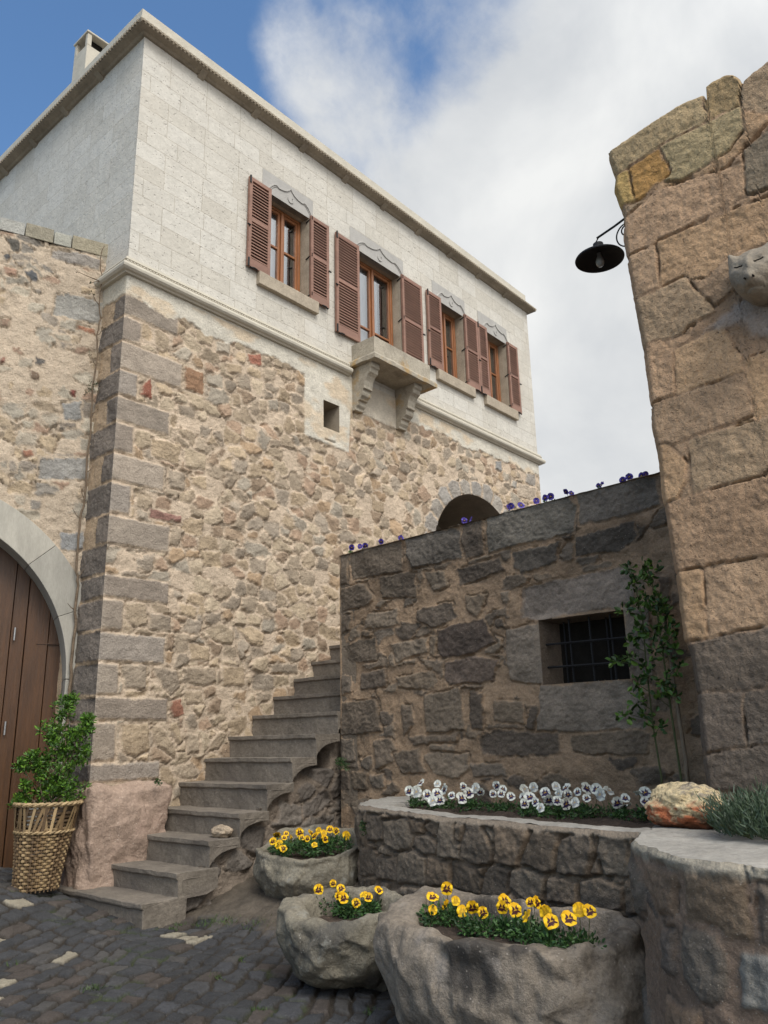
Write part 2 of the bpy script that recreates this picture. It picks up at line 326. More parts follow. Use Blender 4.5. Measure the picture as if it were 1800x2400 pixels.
def stones(U, V, mortar, vor=None, polys=(), h=.03, gap=.012, rnd=.025, seed=0, mort_h=.006, crack=.5, warp=.02, pal=None, polypal=None, polyh=None, er=.018, fine=1.0, grow=0, tilt=.28, sat=1.0, warm=(1, 1, 1)):
    """height and colour of masonry on a plane; returns H, C"""
    wu = U+warp*2*(fbm(U*7, V*7, seed+1)-.5)+warp*.6*(fbm(U*26, V*26, seed+5)-.5)
    wv = V+warp*2*(fbm(U*7, V*7, seed+2)-.5)+warp*.6*(fbm(U*26, V*26, seed+6)-.5)
    sh = U.shape
    edge = np.full(sh, -1.0); cid = np.zeros(sh, np.int64); hk = np.ones(sh)
    colr = np.zeros(sh+(3,)); tx_ = np.zeros(sh); ty_ = np.zeros(sh)
    if vor:
        sx, sy, keep, bury = vor
        gy = wv/sy; gx = wu/sx
        best = np.full(sh, 1e9); sec = np.full(sh, 1e9); bx = np.zeros(sh); by = np.zeros(sh); ex = np.zeros(sh); ey = np.zeros(sh); bid = np.zeros(sh, np.int64)
        iy0 = np.floor(gy)
        for dy in range(-2, 3):
            iy = iy0+dy
            off = hsh(iy, iy*0+3, seed+7)
            ix0 = np.floor(gx-off)
            for dx in range(-2, 3):
                ix = ix0+dx
                k = hsh(ix, iy, seed+9) < keep
                px = (ix+off+.5+(hsh(ix, iy, seed+11)-.5)*.8)*sx; py = (iy+.5+(hsh(ix, iy, seed+12)-.5)*.7)*sy
                ax = np.abs(wu-px)/sx; ay = np.abs(wv-py)/sy
                d = (ax**3.4+ay**3.4)**(1/3.4)*sy*(.85+.4*hsh(ix, iy, seed+13))+(~k)*9
                u = d < best
                sec = np.where(u, best, np.minimum(sec, d))
                best = np.where(u, d, best); bid = np.where(u, (ix*7919+iy*104729).astype(np.int64), bid); bx = np.where(u, px, bx); by = np.where(u, py, by)
        edge = (sec-best)*.5*(sx/sy)**.5-er*(fbm(U*17, V*17, seed+15)-.5)-er*.5*(fbm(U*55, V*55, seed+16)-.5)
        tx_ = wu-bx; ty_ = wv-by
        rid = hsh(bid, bid*0+1, seed+20); cid = bid
        hk = .35+.85*hsh(bid, bid*0+2, seed+21)
        gaps = gap*(.35+1.6*hsh(bid, bid*0+4, seed+23))
        edge = edge-gaps
        bur = hsh(bid, bid*0+3, seed+22) < bury
        edge = np.where(bur, -1, edge)
        pi = np.minimum((rid*len(pal)).astype(int), len(pal)-1)
        colr = np.array(pal)[pi]
    for i, P in enumerate(polys):
        P = list(P); xs = [p[0] for p in P]; ys = [p[1] for p in P]
        m = (U > min(xs)-.12) & (U < max(xs)+.12) & (V > min(ys)-.12) & (V < max(ys)+.12)
        if not m.any(): continue
        s = polysd(wu[m], wv[m], P)+grow-er*.5*(fbm(U[m]*17, V[m]*17, seed+15)-.5)-er*.35*(fbm(U[m]*55, V[m]*55, seed+16)-.5)
        e0 = edge[m]; c0 = colr[m]; h0 = hk[m]; id0 = cid[m]
        near = s > -gap*1.6
        e0 = np.where(near, s-gap*.3, np.minimum(e0, -s-gap*1.6))
        inn = s > -gap*1.6
        rr = random.Random(i*13+seed); pp = polypal[i % len(polypal)] if polypal and not callable(polypal) else (polypal(i, P) if polypal else pal[rr.randrange(len(pal))])
        c0 = np.where(inn[:, None], np.array(pp), c0); h0 = np.where(inn, polyh if polyh else .6+.6*rr.random(), h0); id0 = np.where(inn, 10**6+i, id0)
        cxm = sum(xs)/len(xs); cym = sum(ys)/len(ys); a_ = tx_[m]; b_ = ty_[m]; tx_[m] = np.where(inn, (wu[m]-cxm)*.5, a_); ty_[m] = np.where(inn, (wv[m]-cym)*.5, b_)
        edge[m] = e0; colr[m] = c0; hk[m] = h0; cid[m] = id0
    m = sst(0, rnd, edge)
    per = hsh(cid, cid*0+5, seed+30)[..., None]
    n1 = fbm(U*5+per[..., 0]*40, V*5, seed+40)[..., None]; n2 = fbm(U*23, V*23, seed+41)[..., None]
    sc = colr*(.86+.28*per)*(.80+.4*n1)*(.84+.32*n2)
    mc = np.array(mortar)*(.85+.3*fbm(U*2.2, V*2.2, seed+50)[..., None])*(.88+.24*fbm(U*30, V*30, seed+51)[..., None])
    smear = fbm(U*16, V*16, seed+60)
    cm = sst(-.004, .012+.03*np.clip(smear-.5, 0, 1), edge-(smear-.45)*.022)[..., None]
    C = mc*(1-cm)+sc*cm
    dome = 1-(1-m)**3; tlt = tilt*((hsh(cid, cid*0+8, seed+77)-.5)*tx_+(hsh(cid, cid*0+9, seed+78)-.5)*ty_)
    kx = hsh(cid, cid*0+6, seed+79)*6.28; fac = np.abs((tx_*np.cos(kx)+ty_*np.sin(kx))+.02)*-tilt*.5
    ch = (fbm(U*9+per[..., 0]*30, V*9, seed+70)-.5)
    H = h*hk*dome*(1+.9*ch)+m*(tlt+fac)+m*fine*((np.abs(fbm(U*16, V*20, seed+75)-.5)*-.03)+(fbm(U*34, V*34, seed+71)-.5)*.014+(fbm(U*70, V*70, seed+76)-.5)*.006)+(1-m)*((fbm(U*12, V*12, seed+72)-.5)*.024+(fbm(U*48, V*48, seed+73)-.5)*.008)
    cr = np.exp(-((edge+.003)/.0065)**2)*sst(.50, .60, fbm(U*6, V*6, seed+80))*crack
    H = H-cr*.045-mort_h*(1-m)
    lum = C.mean(-1, keepdims=True); C = (lum+(C-lum)*sat)*np.array(warm)
    return H, C
def grid(us, vs, hole=None):
    us = np.array(us, float); vs = np.array(vs, float)
    U, V = np.meshgrid(us, vs); nu = len(us); nv = len(vs)
    a = (np.arange(nv-1)[:, None]*nu+np.arange(nu-1)[None, :])
    F = np.stack([a, a+1, a+nu+1, a+nu], -1).reshape(-1, 4)
    return U, V, F
def snap(arr, vals):
    arr = np.array(arr, float)
    for v in vals: arr[np.argmin(abs(arr-v))] = v
    return arr
def cut(F, U, V, test):
    cu = U.ravel()[F].mean(1); cv = V.ravel()[F].mean(1); return F[~test(cu, cv)]
def fade(U, V, u0=None, u1=None, v0=None, v1=None, w=.03):
    k = np.ones(U.shape)
    for X, a, s in ((U, u0, 1), (U, u1, -1), (V, v0, 1), (V, v1, -1)):
        if a is not None: k *= sst(0, w, (X-a)*s)
    return k
TR = {}
TR['G'] = [[[6.409,3.603],[6.303,3.598],[6.307,3.237],[6.412,3.239]],[[6.261,3.617],[5.498,3.6],[5.486,3.243],[6.231,3.278]],[[5.428,3.625],[4.753,3.61],[4.658,3.557],[4.688,3.284],[5.325,3.267],[5.412,3.401]],[[4.653,3.638],[4.434,3.642],[4.417,3.285],[4.635,3.252],[4.681,3.398]],[[4.353,3.649],[3.448,3.663],[3.378,3.552],[3.411,3.326],[4.365,3.276]],[[3.333,3.671],[2.589,3.679],[2.572,3.406],[2.888,3.37],[3.339,3.375]],[[6.406,3.2],[6.062,3.203],[5.9,3.032],[6.0,2.946],[6.408,2.933]],[[5.797,3.24],[5.297,3.215],[5.308,2.955],[5.772,2.991]],[[5.179,3.197],[4.918,3.181],[4.899,2.994],[5.071,2.983]],[[4.764,3.158],[4.24,3.211],[4.173,3.068],[4.568,3.016],[4.732,2.994]],[[4.086,3.23],[3.578,3.251],[3.618,3.068],[3.954,3.014],[4.073,3.075]],[[3.395,3.26],[2.834,3.299],[2.828,3.178],[2.983,3.066],[3.41,3.097]],[[4.014,2.873],[2.917,2.918],[2.892,2.605],[3.007,2.562],[3.848,2.559],[4.037,2.581]],[[6.409,2.87],[6.237,2.863],[6.273,2.705],[6.411,2.669]],[[6.019,2.85],[5.587,2.848],[5.561,2.679],[6.072,2.685]],[[5.314,2.816],[4.852,2.84],[4.791,2.687],[5.119,2.598],[5.318,2.723]],[[4.671,2.873],[4.418,2.873],[4.481,2.717],[4.538,2.647],[4.665,2.739]],[[5.034,2.578],[4.487,2.63],[4.349,2.381],[4.559,2.315],[4.993,2.274],[5.07,2.425]],[[4.968,2.217],[4.614,2.276],[4.323,2.211],[4.399,2.03],[4.897,2.007],[4.989,2.088]],[[6.412,2.545],[5.911,2.572],[5.885,2.332],[6.38,2.322]],[[5.661,2.478],[5.181,2.503],[5.158,2.365],[5.605,2.288]],[[6.114,2.207],[5.777,2.231],[5.767,2.046],[6.134,2.031]],[[5.611,2.128],[5.139,2.164],[5.059,2.071],[5.119,1.987],[5.584,2.024]],[[6.416,2.191],[6.263,2.193],[6.266,2.003],[6.418,1.987]],[[4.216,2.495],[3.851,2.519],[3.819,1.954],[4.202,2.017]],[[6.419,1.891],[5.927,1.916],[5.827,1.572],[6.439,1.562]],[[5.235,1.928],[4.791,1.969],[4.762,1.57],[5.224,1.559]],[[4.661,1.941],[4.508,1.912],[4.53,1.585],[4.683,1.589]],[[4.388,1.824],[4.098,1.811],[4.066,1.613],[4.413,1.653]],[[3.877,1.938],[3.005,1.943],[2.888,1.774],[2.914,1.545],[3.712,1.527],[3.944,1.551]],[[5.561,1.832],[5.427,1.848],[5.391,1.65],[5.541,1.544]],[[5.483,1.522],[4.843,1.531],[4.847,1.458],[5.399,1.445]],[[5.188,1.432],[4.862,1.428],[4.879,1.366],[5.177,1.368]],[[4.586,1.505],[4.407,1.562],[3.735,1.509],[3.727,1.359],[3.952,1.322],[4.571,1.344]],[[3.607,1.488],[3.089,1.532],[2.901,1.492],[2.919,1.336],[3.309,1.338],[3.598,1.358]],[[6.49,1.516],[6.257,1.513],[6.212,1.284],[6.509,1.261]],[[5.938,1.485],[5.692,1.503],[5.609,1.306],[5.914,1.196]],[[5.667,1.35],[5.343,1.412],[5.241,1.18],[5.555,1.156]],[[5.261,1.348],[4.724,1.345],[4.707,1.204],[4.945,1.121],[5.159,1.16]],[[6.493,1.17],[6.327,1.194],[6.313,.98],[6.461,.966]],[[6.294,1.171],[6.054,1.173],[6.058,.997],[6.265,.993]],[[5.993,1.13],[5.823,1.153],[5.797,1.024],[5.98,.999]],[[2.987,2.559],[2.779,2.553],[2.809,1.967],[3.003,1.961]],[[2.672,2.803],[2.562,2.768],[2.568,2.564],[2.661,2.576]],[[4.239,2.86],[4.164,2.861],[4.158,2.764],[4.234,2.752]],[[4.334,2.592],[4.233,2.602],[4.239,2.518],[4.339,2.529]],[[5.151,2.522],[5.071,2.515],[5.09,2.293],[5.145,2.342]],[[4.704,1.244],[4.354,1.265],[4.315,1.149],[4.685,1.145]]]
TR['R'] = [[[1.987,5.634],[1.822,5.691],[1.443,5.752],[1.269,5.74],[1.239,5.665],[1.238,5.522],[1.424,5.459],[1.79,5.441],[1.954,5.44]],[[1.218,5.78],[1.105,5.802],[1.037,5.741],[1.03,5.658],[1.067,5.479],[1.209,5.496],[1.247,5.606]],[[1.592,5.435],[1.065,5.447],[1.08,5.288],[1.161,5.198],[1.477,5.143],[1.643,5.232]],[[1.967,5.389],[1.82,5.376],[1.807,5.159],[1.937,5.177]],[[1.802,5.399],[1.62,5.427],[1.575,5.227],[1.794,5.152]],[[1.943,4.988],[1.657,5.113],[1.098,5.028],[1.102,4.825],[1.926,4.737]],[[1.049,5.119],[.914,5.175],[.87,4.818],[1.078,4.827]],[[1.937,4.703],[1.732,4.71],[1.698,4.419],[1.935,4.398]],[[1.682,4.725],[.884,4.726],[.927,4.429],[1.247,4.466],[1.407,4.367],[1.684,4.427]],[[1.919,4.354],[1.664,4.375],[1.558,4.381],[1.417,4.104],[1.572,4.067],[1.627,4.031],[1.904,4.047]],[[1.897,3.987],[1.775,4.0],[1.7,3.862],[1.727,3.637],[1.899,3.621]],[[1.656,3.902],[1.365,3.947],[1.3,3.724],[1.29,3.629],[1.679,3.608]],[[1.905,3.568],[1.295,3.592],[1.282,3.358],[1.884,3.297]],[[1.88,3.278],[1.8,3.269],[1.725,3.144],[1.74,3.02],[1.81,2.909],[1.887,2.926]],[[1.643,3.263],[1.185,3.285],[1.1,3.055],[1.327,2.959],[1.653,2.927],[1.655,3.127]],[[1.881,2.878],[1.7,2.898],[1.079,2.943],[1.146,2.492],[1.618,2.465],[1.878,2.483]],[[1.856,2.436],[1.704,2.446],[1.686,2.262],[1.695,2.035],[1.861,2.04]],[[1.652,2.438],[1.152,2.453],[1.213,2.047],[1.674,2.033]],[[1.84,1.996],[1.209,2.075],[1.258,1.746],[1.626,1.718],[1.846,1.74]],[[1.841,1.699],[1.551,1.7],[1.551,1.494],[1.583,1.4],[1.842,1.363]],[[1.518,1.698],[1.261,1.727],[1.306,1.425],[1.544,1.409]],[[1.846,1.334],[1.623,1.381],[1.308,1.407],[1.342,1.183],[1.852,1.209]]]
TR['Redge'] = [[1.997,5.606],[1.963,5.42],[1.982,5.315],[1.933,5.079],[1.958,4.916],[1.941,4.597],[1.926,4.289],[1.909,4.006],[1.902,3.594],[1.892,3.279],[1.914,3.445],[1.895,3.198],[1.903,2.987],[1.892,2.881],[1.887,2.64],[1.872,2.438],[1.871,2.051],[1.844,1.965],[1.835,1.659],[1.843,1.276]]
TR['Rtop'] = [[1.993,5.646],[1.944,5.678],[1.822,5.691],[1.643,5.719],[1.443,5.752],[1.36,5.758],[1.268,5.743],[1.24,5.73],[1.243,5.635],[1.233,5.629],[1.23,5.788],[1.182,5.805],[1.105,5.802],[1.058,5.771],[1.029,5.712],[1.022,5.668],[.982,5.689],[.832,5.745]]
TR['bed'] = [[[1.315,.875],[1.603,.894],[1.628,.696],[1.303,.652]],[[1.618,.852],[2.043,.895],[2.141,.756],[2.089,.658],[1.902,.626],[1.677,.673]],[[2.105,.906],[2.27,.883],[2.266,.804],[2.112,.786]],[[2.292,.871],[2.477,.908],[2.48,.794],[2.352,.791]],[[2.156,.77],[2.331,.796],[2.455,.728],[2.43,.663],[2.301,.652],[2.16,.691]],[[2.487,.909],[2.651,.906],[2.664,.807],[2.729,.751],[2.723,.658],[2.461,.653]],[[2.671,.907],[2.769,.901],[2.741,.776],[2.683,.784]],[[2.789,.908],[2.904,.933],[3.038,.799],[3.026,.651],[2.843,.628],[2.734,.678],[2.744,.813]],[[2.956,.9],[3.043,.858],[3.046,.787]],[[3.076,.931],[3.388,.916],[3.399,.86],[3.266,.657],[3.062,.66]],[[3.453,.92],[3.636,.888],[3.607,.68],[3.489,.646],[3.301,.683],[3.378,.813]],[[3.663,.868],[3.911,.938],[3.911,.812],[3.854,.667],[3.613,.659],[3.626,.789]],[[3.978,.932],[4.164,.954],[4.157,.693],[3.976,.675],[3.945,.815]],[[1.036,.58],[1.467,.596],[1.494,.401],[1.026,.339]],[[1.518,.559],[1.868,.582],[1.874,.408],[1.51,.375]],[[1.917,.614],[2.149,.664],[2.289,.625],[2.289,.434],[1.888,.383]],[[2.322,.641],[2.572,.626],[2.581,.467],[2.31,.424]],[[2.603,.641],[2.843,.616],[2.91,.54],[2.902,.434],[2.6,.445]],[[2.95,.591],[3.026,.651],[3.23,.631],[3.187,.525],[3.11,.414],[2.911,.435]],[[3.231,.642],[3.365,.667],[3.518,.627],[3.472,.471],[3.344,.444],[3.187,.525]],[[3.534,.629],[3.669,.643],[3.779,.613],[3.793,.491],[3.68,.476],[3.518,.477]],[[3.788,.635],[3.948,.661],[4.111,.619],[4.098,.509],[3.896,.443],[3.779,.489]],[[1.95,.378],[2.222,.401],[2.175,.332],[1.624,.28]],[[4.13,.67],[4.205,.679],[4.182,.491],[4.107,.481]]]
TR['pla'] = [[[1.555,.934],[1.85,.953],[1.801,.76],[1.638,.743],[1.519,.849]],[[1.889,.978],[2.16,.999],[2.204,.941],[2.172,.721],[2.05,.715],[1.847,.756]],[[1.658,.692],[1.794,.732],[1.77,.52],[1.609,.519]],[[1.825,.738],[2.014,.739],[2.047,.648],[2.031,.496],[1.911,.449],[1.805,.541]],[[2.104,.699],[2.26,.711],[2.287,.49],[2.085,.478],[2.073,.623]],[[1.626,.431],[1.901,.441],[1.894,.343],[1.545,.237]],[[2.218,.942],[2.356,.955],[2.325,.742],[2.186,.723]]]
TR['QA'] = [[6.732,6.436,5.248],[6.423,6.106,4.736],[6.095,5.741,5.346],[5.733,5.412,4.734],[5.395,5.083,5.202],[5.07,4.716,4.732],[4.699,4.369,5.169],[4.354,3.99,4.747],[3.971,3.638,5.288],[3.302,3.044,5.316],[3.033,2.693,4.751],[2.676,2.357,5.304],[2.347,2.013,4.745],[2.0,1.753,5.379],[1.738,1.345,4.758],[1.332,1.133,5.317]]
TR['A'] = [[[4.787,5.602],[4.918,5.753],[4.95,5.481],[4.781,5.494]],[[6.377,6.619],[6.613,6.706],[6.644,6.513],[6.424,6.497]],[[5.002,4.143],[5.451,4.131],[5.457,4.03],[5.018,4.022]],[[5.389,6.083],[5.672,6.097],[5.688,5.772],[5.39,5.774]],[[4.968,4.999],[5.386,5.034],[5.372,4.751],[4.996,4.774]],[[5.417,5.015],[5.757,4.996],[5.767,4.78],[5.461,4.759]],[[5.515,6.667],[5.826,6.685],[5.784,6.504],[5.556,6.491]],[[5.846,6.602],[6.082,6.677],[6.055,6.47],[5.853,6.455]],[[5.837,5.323],[5.837,5.323],[5.942,5.155],[5.75,5.132]],[[5.526,4.669],[5.771,4.7],[5.811,4.521],[5.563,4.545]],[[6.025,6.369],[6.302,6.407],[6.306,6.287],[6.031,6.222]],[[6.143,5.963],[6.281,5.993],[6.288,5.787],[6.15,5.789]],[[7.023,6.631],[7.201,6.661],[7.183,6.493],[7.006,6.497]],[[5.23,4.677],[5.465,4.681],[5.478,4.447],[5.244,4.447]],[[6.67,6.196],[6.858,6.195],[6.86,6.103],[6.711,6.055]],[[6.601,6.02],[6.748,6.052],[6.753,5.839],[6.625,5.83]],[[4.778,3.004],[5.036,3.032],[5.052,2.79],[4.894,2.742],[4.798,2.835]],[[5.077,2.931],[5.364,2.913],[5.389,2.726],[5.09,2.736]],[[4.773,2.333],[5.076,2.36],[5.094,2.094],[4.841,2.086]],[[5.157,2.331],[5.483,2.312],[5.535,2.13],[5.417,2.024],[5.303,2.122]],[[5.564,2.351],[6.031,2.363],[6.039,2.194],[5.863,2.141],[5.574,2.177]],[[6.107,2.378],[6.469,2.397],[6.476,2.161],[6.132,2.15]],[[5.634,2.638],[5.93,2.599],[5.938,2.43],[5.674,2.439]],[[5.817,2.785],[6.069,2.906],[6.277,2.824],[6.268,2.647],[6.049,2.656]],[[6.307,2.889],[6.585,2.901],[6.773,2.813],[6.76,2.656],[6.558,2.667]],[[5.393,1.967],[5.556,1.993],[5.608,1.812],[5.459,1.778]],[[4.795,1.722],[5.144,1.733],[5.189,1.441],[5.017,1.371],[4.84,1.449]],[[5.184,1.722],[5.329,1.7],[5.535,1.411],[5.512,1.335],[5.263,1.504]],[[5.381,1.733],[5.515,1.744],[5.609,1.542],[5.558,1.477]],[[5.647,1.62],[5.832,1.585],[5.855,1.403],[5.673,1.385]],[[5.927,1.401],[6.093,1.628],[6.245,1.627],[6.102,1.42]],[[5.491,1.238],[5.706,1.295],[5.852,1.179],[5.798,1.126],[5.523,1.15]],[[6.867,2.455],[7.328,2.48],[7.367,2.349],[6.904,2.341]],[[5.579,2.085],[5.836,2.093],[5.872,1.953],[5.643,1.938]],[[5.452,3.089],[5.729,3.071],[5.707,2.922],[5.46,2.946]],[[5.967,1.791],[6.175,1.84],[6.208,1.769],[6.032,1.675]]]
TR['Bq'] = [6.696,6.431,6.058,5.726,5.397,5.062,4.694,4.372,3.981,3.302,3.022,2.696,2.366,2.0]
TR['C'] = [[[.645,7.369],[.347,7.417],[.062,7.378],[.071,7.224],[.634,7.236]],[[.56,6.8],[.225,6.827],[-.008,6.802],[-.021,6.48],[.561,6.493]],[[1.18,7.382],[1.01,7.365],[.996,7.213],[1.072,7.178],[1.119,7.296]],[[1.191,7.13],[1.116,7.17],[1.075,7.111],[1.11,7.024],[1.157,7.053]],[[1.14,6.971],[.991,6.972],[.978,6.888],[1.133,6.854]],[[.937,6.966],[.843,7.022],[.776,6.981],[.761,6.864],[.839,6.874]],[[1.17,6.832],[1.114,6.794],[1.104,6.69],[1.155,6.675]],[[.811,6.762],[.724,6.798],[.684,6.754],[.752,6.703]],[[.269,6.427],[.079,6.41],[.055,6.339],[.264,6.363]],[[.716,5.902],[.59,5.878],[.602,5.813],[.705,5.784]],[[.761,5.725],[.638,5.722],[.636,5.598],[.724,5.61]],[[1.071,5.829],[.995,5.837],[1.003,5.743],[1.061,5.73]],[[.282,6.957],[.092,6.978],[.085,6.889],[.257,6.875]],[[1.117,6.294],[.999,6.325],[1.015,6.215],[1.106,6.182]],[[.548,6.227],[.332,6.281],[.343,6.181],[.47,6.161]],[[1.035,7.068],[.914,7.105],[.925,7.036],[.985,7.007]],[[.322,6.262],[.202,6.281],[.232,6.186],[.324,6.175]],[[.367,5.384],[.141,5.443],[.122,5.196],[.326,5.159]],[[.551,4.664],[.008,4.751],[-.013,4.474],[.551,4.418]],[[.741,4.733],[.626,4.776],[.617,4.678],[.721,4.637]],[[.261,3.825],[-.003,3.854],[-.02,3.638],[.243,3.613]],[[.279,5.573],[.21,5.574],[.215,5.494],[.273,5.495]],[[.786,5.099],[.657,5.123],[.648,5.023],[.755,5.004]],[[.865,4.59],[.782,4.603],[.768,4.459],[.853,4.459]],[[.126,4.355],[.058,4.364],[.049,4.241],[.117,4.244]],[[.764,4.195],[.639,4.211],[.626,4.069],[.733,4.08]],[[.593,4.17],[.487,4.183],[.476,4.064],[.582,4.051]],[[.141,4.985],[.027,5.005],[.013,4.827],[.117,4.823]],[[.966,5.52],[.913,5.531],[.903,5.431],[.956,5.42]]]
TR['Ccap'] = [[[1.242,7.557],[.973,7.648],[.955,7.45],[1.231,7.449]],[[.955,7.654],[.632,7.659],[.635,7.469],[.955,7.45]],[[.42,7.613],[.07,7.621],[.056,7.426],[.419,7.429]]]
TR['AJ'] = [[[1.871,5.778],[11.064,5.808],[11.137,5.652],[1.937,5.529]],[[11.095,5.936],[11.361,5.998],[11.405,5.723],[11.181,5.654]],[[11.469,5.955],[11.698,5.994],[11.75,5.813],[11.451,5.747]],[[11.793,6.03],[11.932,6.02],[12.028,5.804],[11.772,5.804]],[[12.068,5.966],[12.261,5.981],[12.282,5.718],[12.074,5.786]],[[12.371,5.878],[12.536,5.813],[12.541,5.629],[12.3,5.665]],[[13.23,6.376],[13.908,6.424],[13.922,6.12],[13.194,6.085]],[[12.452,6.646],[12.683,6.69],[12.658,6.463],[12.433,6.467]],[[13.034,6.39],[13.193,6.397],[13.172,6.228],[12.963,6.226]],[[13.55,6.664],[13.95,6.729],[13.939,6.447],[13.521,6.443]]]
FL = {}
FL['W'] = [[6.099,4.883,1.107],[5.949,4.818,1.039],[5.952,4.904,1.044],[6.111,4.701,1.101],[6.008,4.547,1.064],[5.858,4.624,1.026],[5.871,4.524,1.035],[5.902,4.393,1.022],[5.803,4.217,1.011],[5.906,4.214,1.048],[6.09,4.4,1.085],[5.943,4.119,1.055],[6.042,4.233,1.076],[6.066,4.034,1.101],[5.921,3.898,1.047],[5.882,3.952,1.048],[5.868,3.77,1.033],[6.027,3.947,1.076],[5.999,3.72,1.082],[6.052,3.665,1.094],[5.854,3.643,1.03],[5.718,3.456,1.011],[5.738,3.566,0.993],[5.935,3.491,1.063],[6.034,3.446,1.106],[5.872,3.335,1.064],[5.817,3.394,1.02],[6.013,3.347,1.096],[5.788,3.307,1.018],[5.923,3.285,1.056],[5.962,3.219,1.075],[5.769,3.145,1.011],[6.007,3.163,1.1],[5.847,3.086,1.04],[5.993,3.073,1.096],[5.927,3.013,1.062],[5.993,2.97,1.085],[5.685,3.174,1.009],[5.706,2.773,1.027],[5.8,2.752,1.052],[5.702,2.712,1.005],[5.905,2.687,1.078],[5.763,2.588,1.035],[5.912,2.648,1.085],[5.788,4.434,0.991],[5.761,4.491,0.984],[5.828,3.569,1.034],[5.637,3.364,0.975]]
FL['Y1'] = [[5.461,6.134,0.651],[5.323,6.035,0.616],[5.547,6.099,0.658],[5.458,6.03,0.634],[5.461,5.94,0.621],[5.649,6.024,0.662],[5.58,5.845,0.624],[5.673,5.845,0.637],[5.808,5.927,0.671],[5.506,5.672,0.588],[5.79,5.839,0.654],[5.687,5.721,0.62],[5.899,5.864,0.675],[5.907,5.79,0.664],[5.88,5.627,0.634],[5.304,5.928,0.598],[5.253,5.815,0.576],[5.565,5.906,0.631],[5.71,5.932,0.656]]
FL['Y2'] = [[4.422,4.513,0.471],[4.55,4.494,0.497],[4.536,4.402,0.473],[4.457,4.3,0.433],[4.453,4.347,0.442],[4.464,4.184,0.411],[4.582,4.219,0.443],[4.578,4.171,0.432],[4.699,4.181,0.46]]
FL['Y3'] = [[4.29,3.259,0.611],[4.208,3.306,0.57],[4.133,3.157,0.554],[4.07,2.988,0.548],[4.107,2.941,0.567],[4.058,2.837,0.559],[4.17,3.105,0.575],[4.083,3.211,0.529],[4.107,2.74,0.588],[4.17,2.762,0.609],[4.083,2.641,0.589],[4.02,2.531,0.579],[4.157,2.587,0.622],[4.157,2.546,0.626],[4.058,2.434,0.603],[3.97,2.355,0.583],[4.0,2.267,0.602],[4.083,2.25,0.631],[4.07,2.185,0.634]]
FL['P'] = [[6.74,6.327,3.683],[6.74,6.194,3.673],[6.74,6.111,3.667],[6.74,5.864,3.673],[6.74,5.572,3.659],[6.74,4.7,3.695],[6.74,4.617,3.688],[6.74,4.117,3.734],[6.74,4.152,3.726],[6.74,4.004,3.718],[6.74,3.828,3.726],[6.74,3.729,3.736],[6.74,3.668,3.737],[6.74,3.501,3.749],[6.74,3.445,3.721],[6.74,3.138,3.739],[6.74,3.167,3.735],[6.74,2.922,3.732],[6.74,2.857,3.749],[6.74,2.703,3.737],[6.74,2.744,3.733]]
# ================================================================ HOUSE
YA = 7.9
house = thing('stone_house', (4.5, 7.9, .3), 'pale two storey stone house with brown louvred shutters and a small stone balcony', 'house')
P_STONE = [lin(168,148,122), lin(178,158,130), lin(160,142,119), lin(184,161,130), lin(152,136,116), lin(172,150,121), lin(164,151,132), lin(172,144,112), lin(188,168,140), lin(164,148,128), lin(156,133,108), lin(170,142,116)]
MORT = lin(197,175,149)
QUO = [lin(152,138,122), lin(145,131,116), lin(158,143,126), lin(150,138,125)]
us = snap(np.linspace(4.5, 14.1, 620), [7.822, 8.157]); vs = snap(np.linspace(.25, 6.985, 440), [5.97, 6.406])
U, V, F = grid(us, vs)
qp = [[(4.44, zt-.012), (xr, zt-.012), (xr, zb+.012), (4.44, zb+.012)] for zt, zb, xr in TR['QA']]
ap = [p for p in TR['A']]
red = {0: lin(150,92,70), 1: lin(176,116,92), 2: lin(148,110,96), 3: lin(160,122,90), 25: lin(146,100,78)}
aj = [p for p in TR['AJ'] if p[0][0] > 12.42 and p[0][1] > 6]
vous = []
for k in range(-1, 15):
    a0 = R(-8+k*13.2); a1 = a0+R(11.6); rr = random.Random(k); r1 = 1.66+rr.uniform(-.04, .08)
    vous.append([(11.77+math.cos(a)*r, 4.37+math.sin(a)*r) for a, r in ((a0, 1.40), (a1, 1.40), (a1, r1), ((a0+a1)/2, r1+.04), (a0, r1-.03))])
rq = [[(14.2, z), (14.2-w, z), (14.2-w, z+h), (14.2, z+h)] for z, w, h in ((4.5,.55,.4),(4.92,.8,.33),(5.27,.5,.35),(5.64,.55,.38),(3.9,.8,.5))]
polys = qp+ap+aj+vous+rq
nq, na = len(qp), len(ap)
def pp(i, P):
    rr = random.Random(i)
    if i < nq: return QUO[i % 4]
    if i < nq+na: return red.get(i-nq, P_STONE[rr.randrange(7)])
    if i < nq+na+len(aj): return [lin(176,158,136), lin(150,146,140), lin(168,160,148), lin(160,150,138)][i % 4]
    return [lin(158,149,138), lin(150,143,134), lin(165,155,142)][i % 3]
H, C = stones(U, V, MORT, vor=(.235, .18, .9, .08), polys=polys, h=.021, gap=.0095, rnd=.014, er=.046, tilt=.30, sat=.90, seed=3, pal=P_STONE, polypal=pp, crack=.55)
# quoins and voussoirs are dressed flatter
fq = np.zeros(U.shape)
for P in qp+rq: fq = np.maximum(fq, sst(-.01, .01, polysd(U, V, P)))
H = H*(1-fq)+(.012+.005*(fbm(U*30, V*30, 9)-.5))*fq
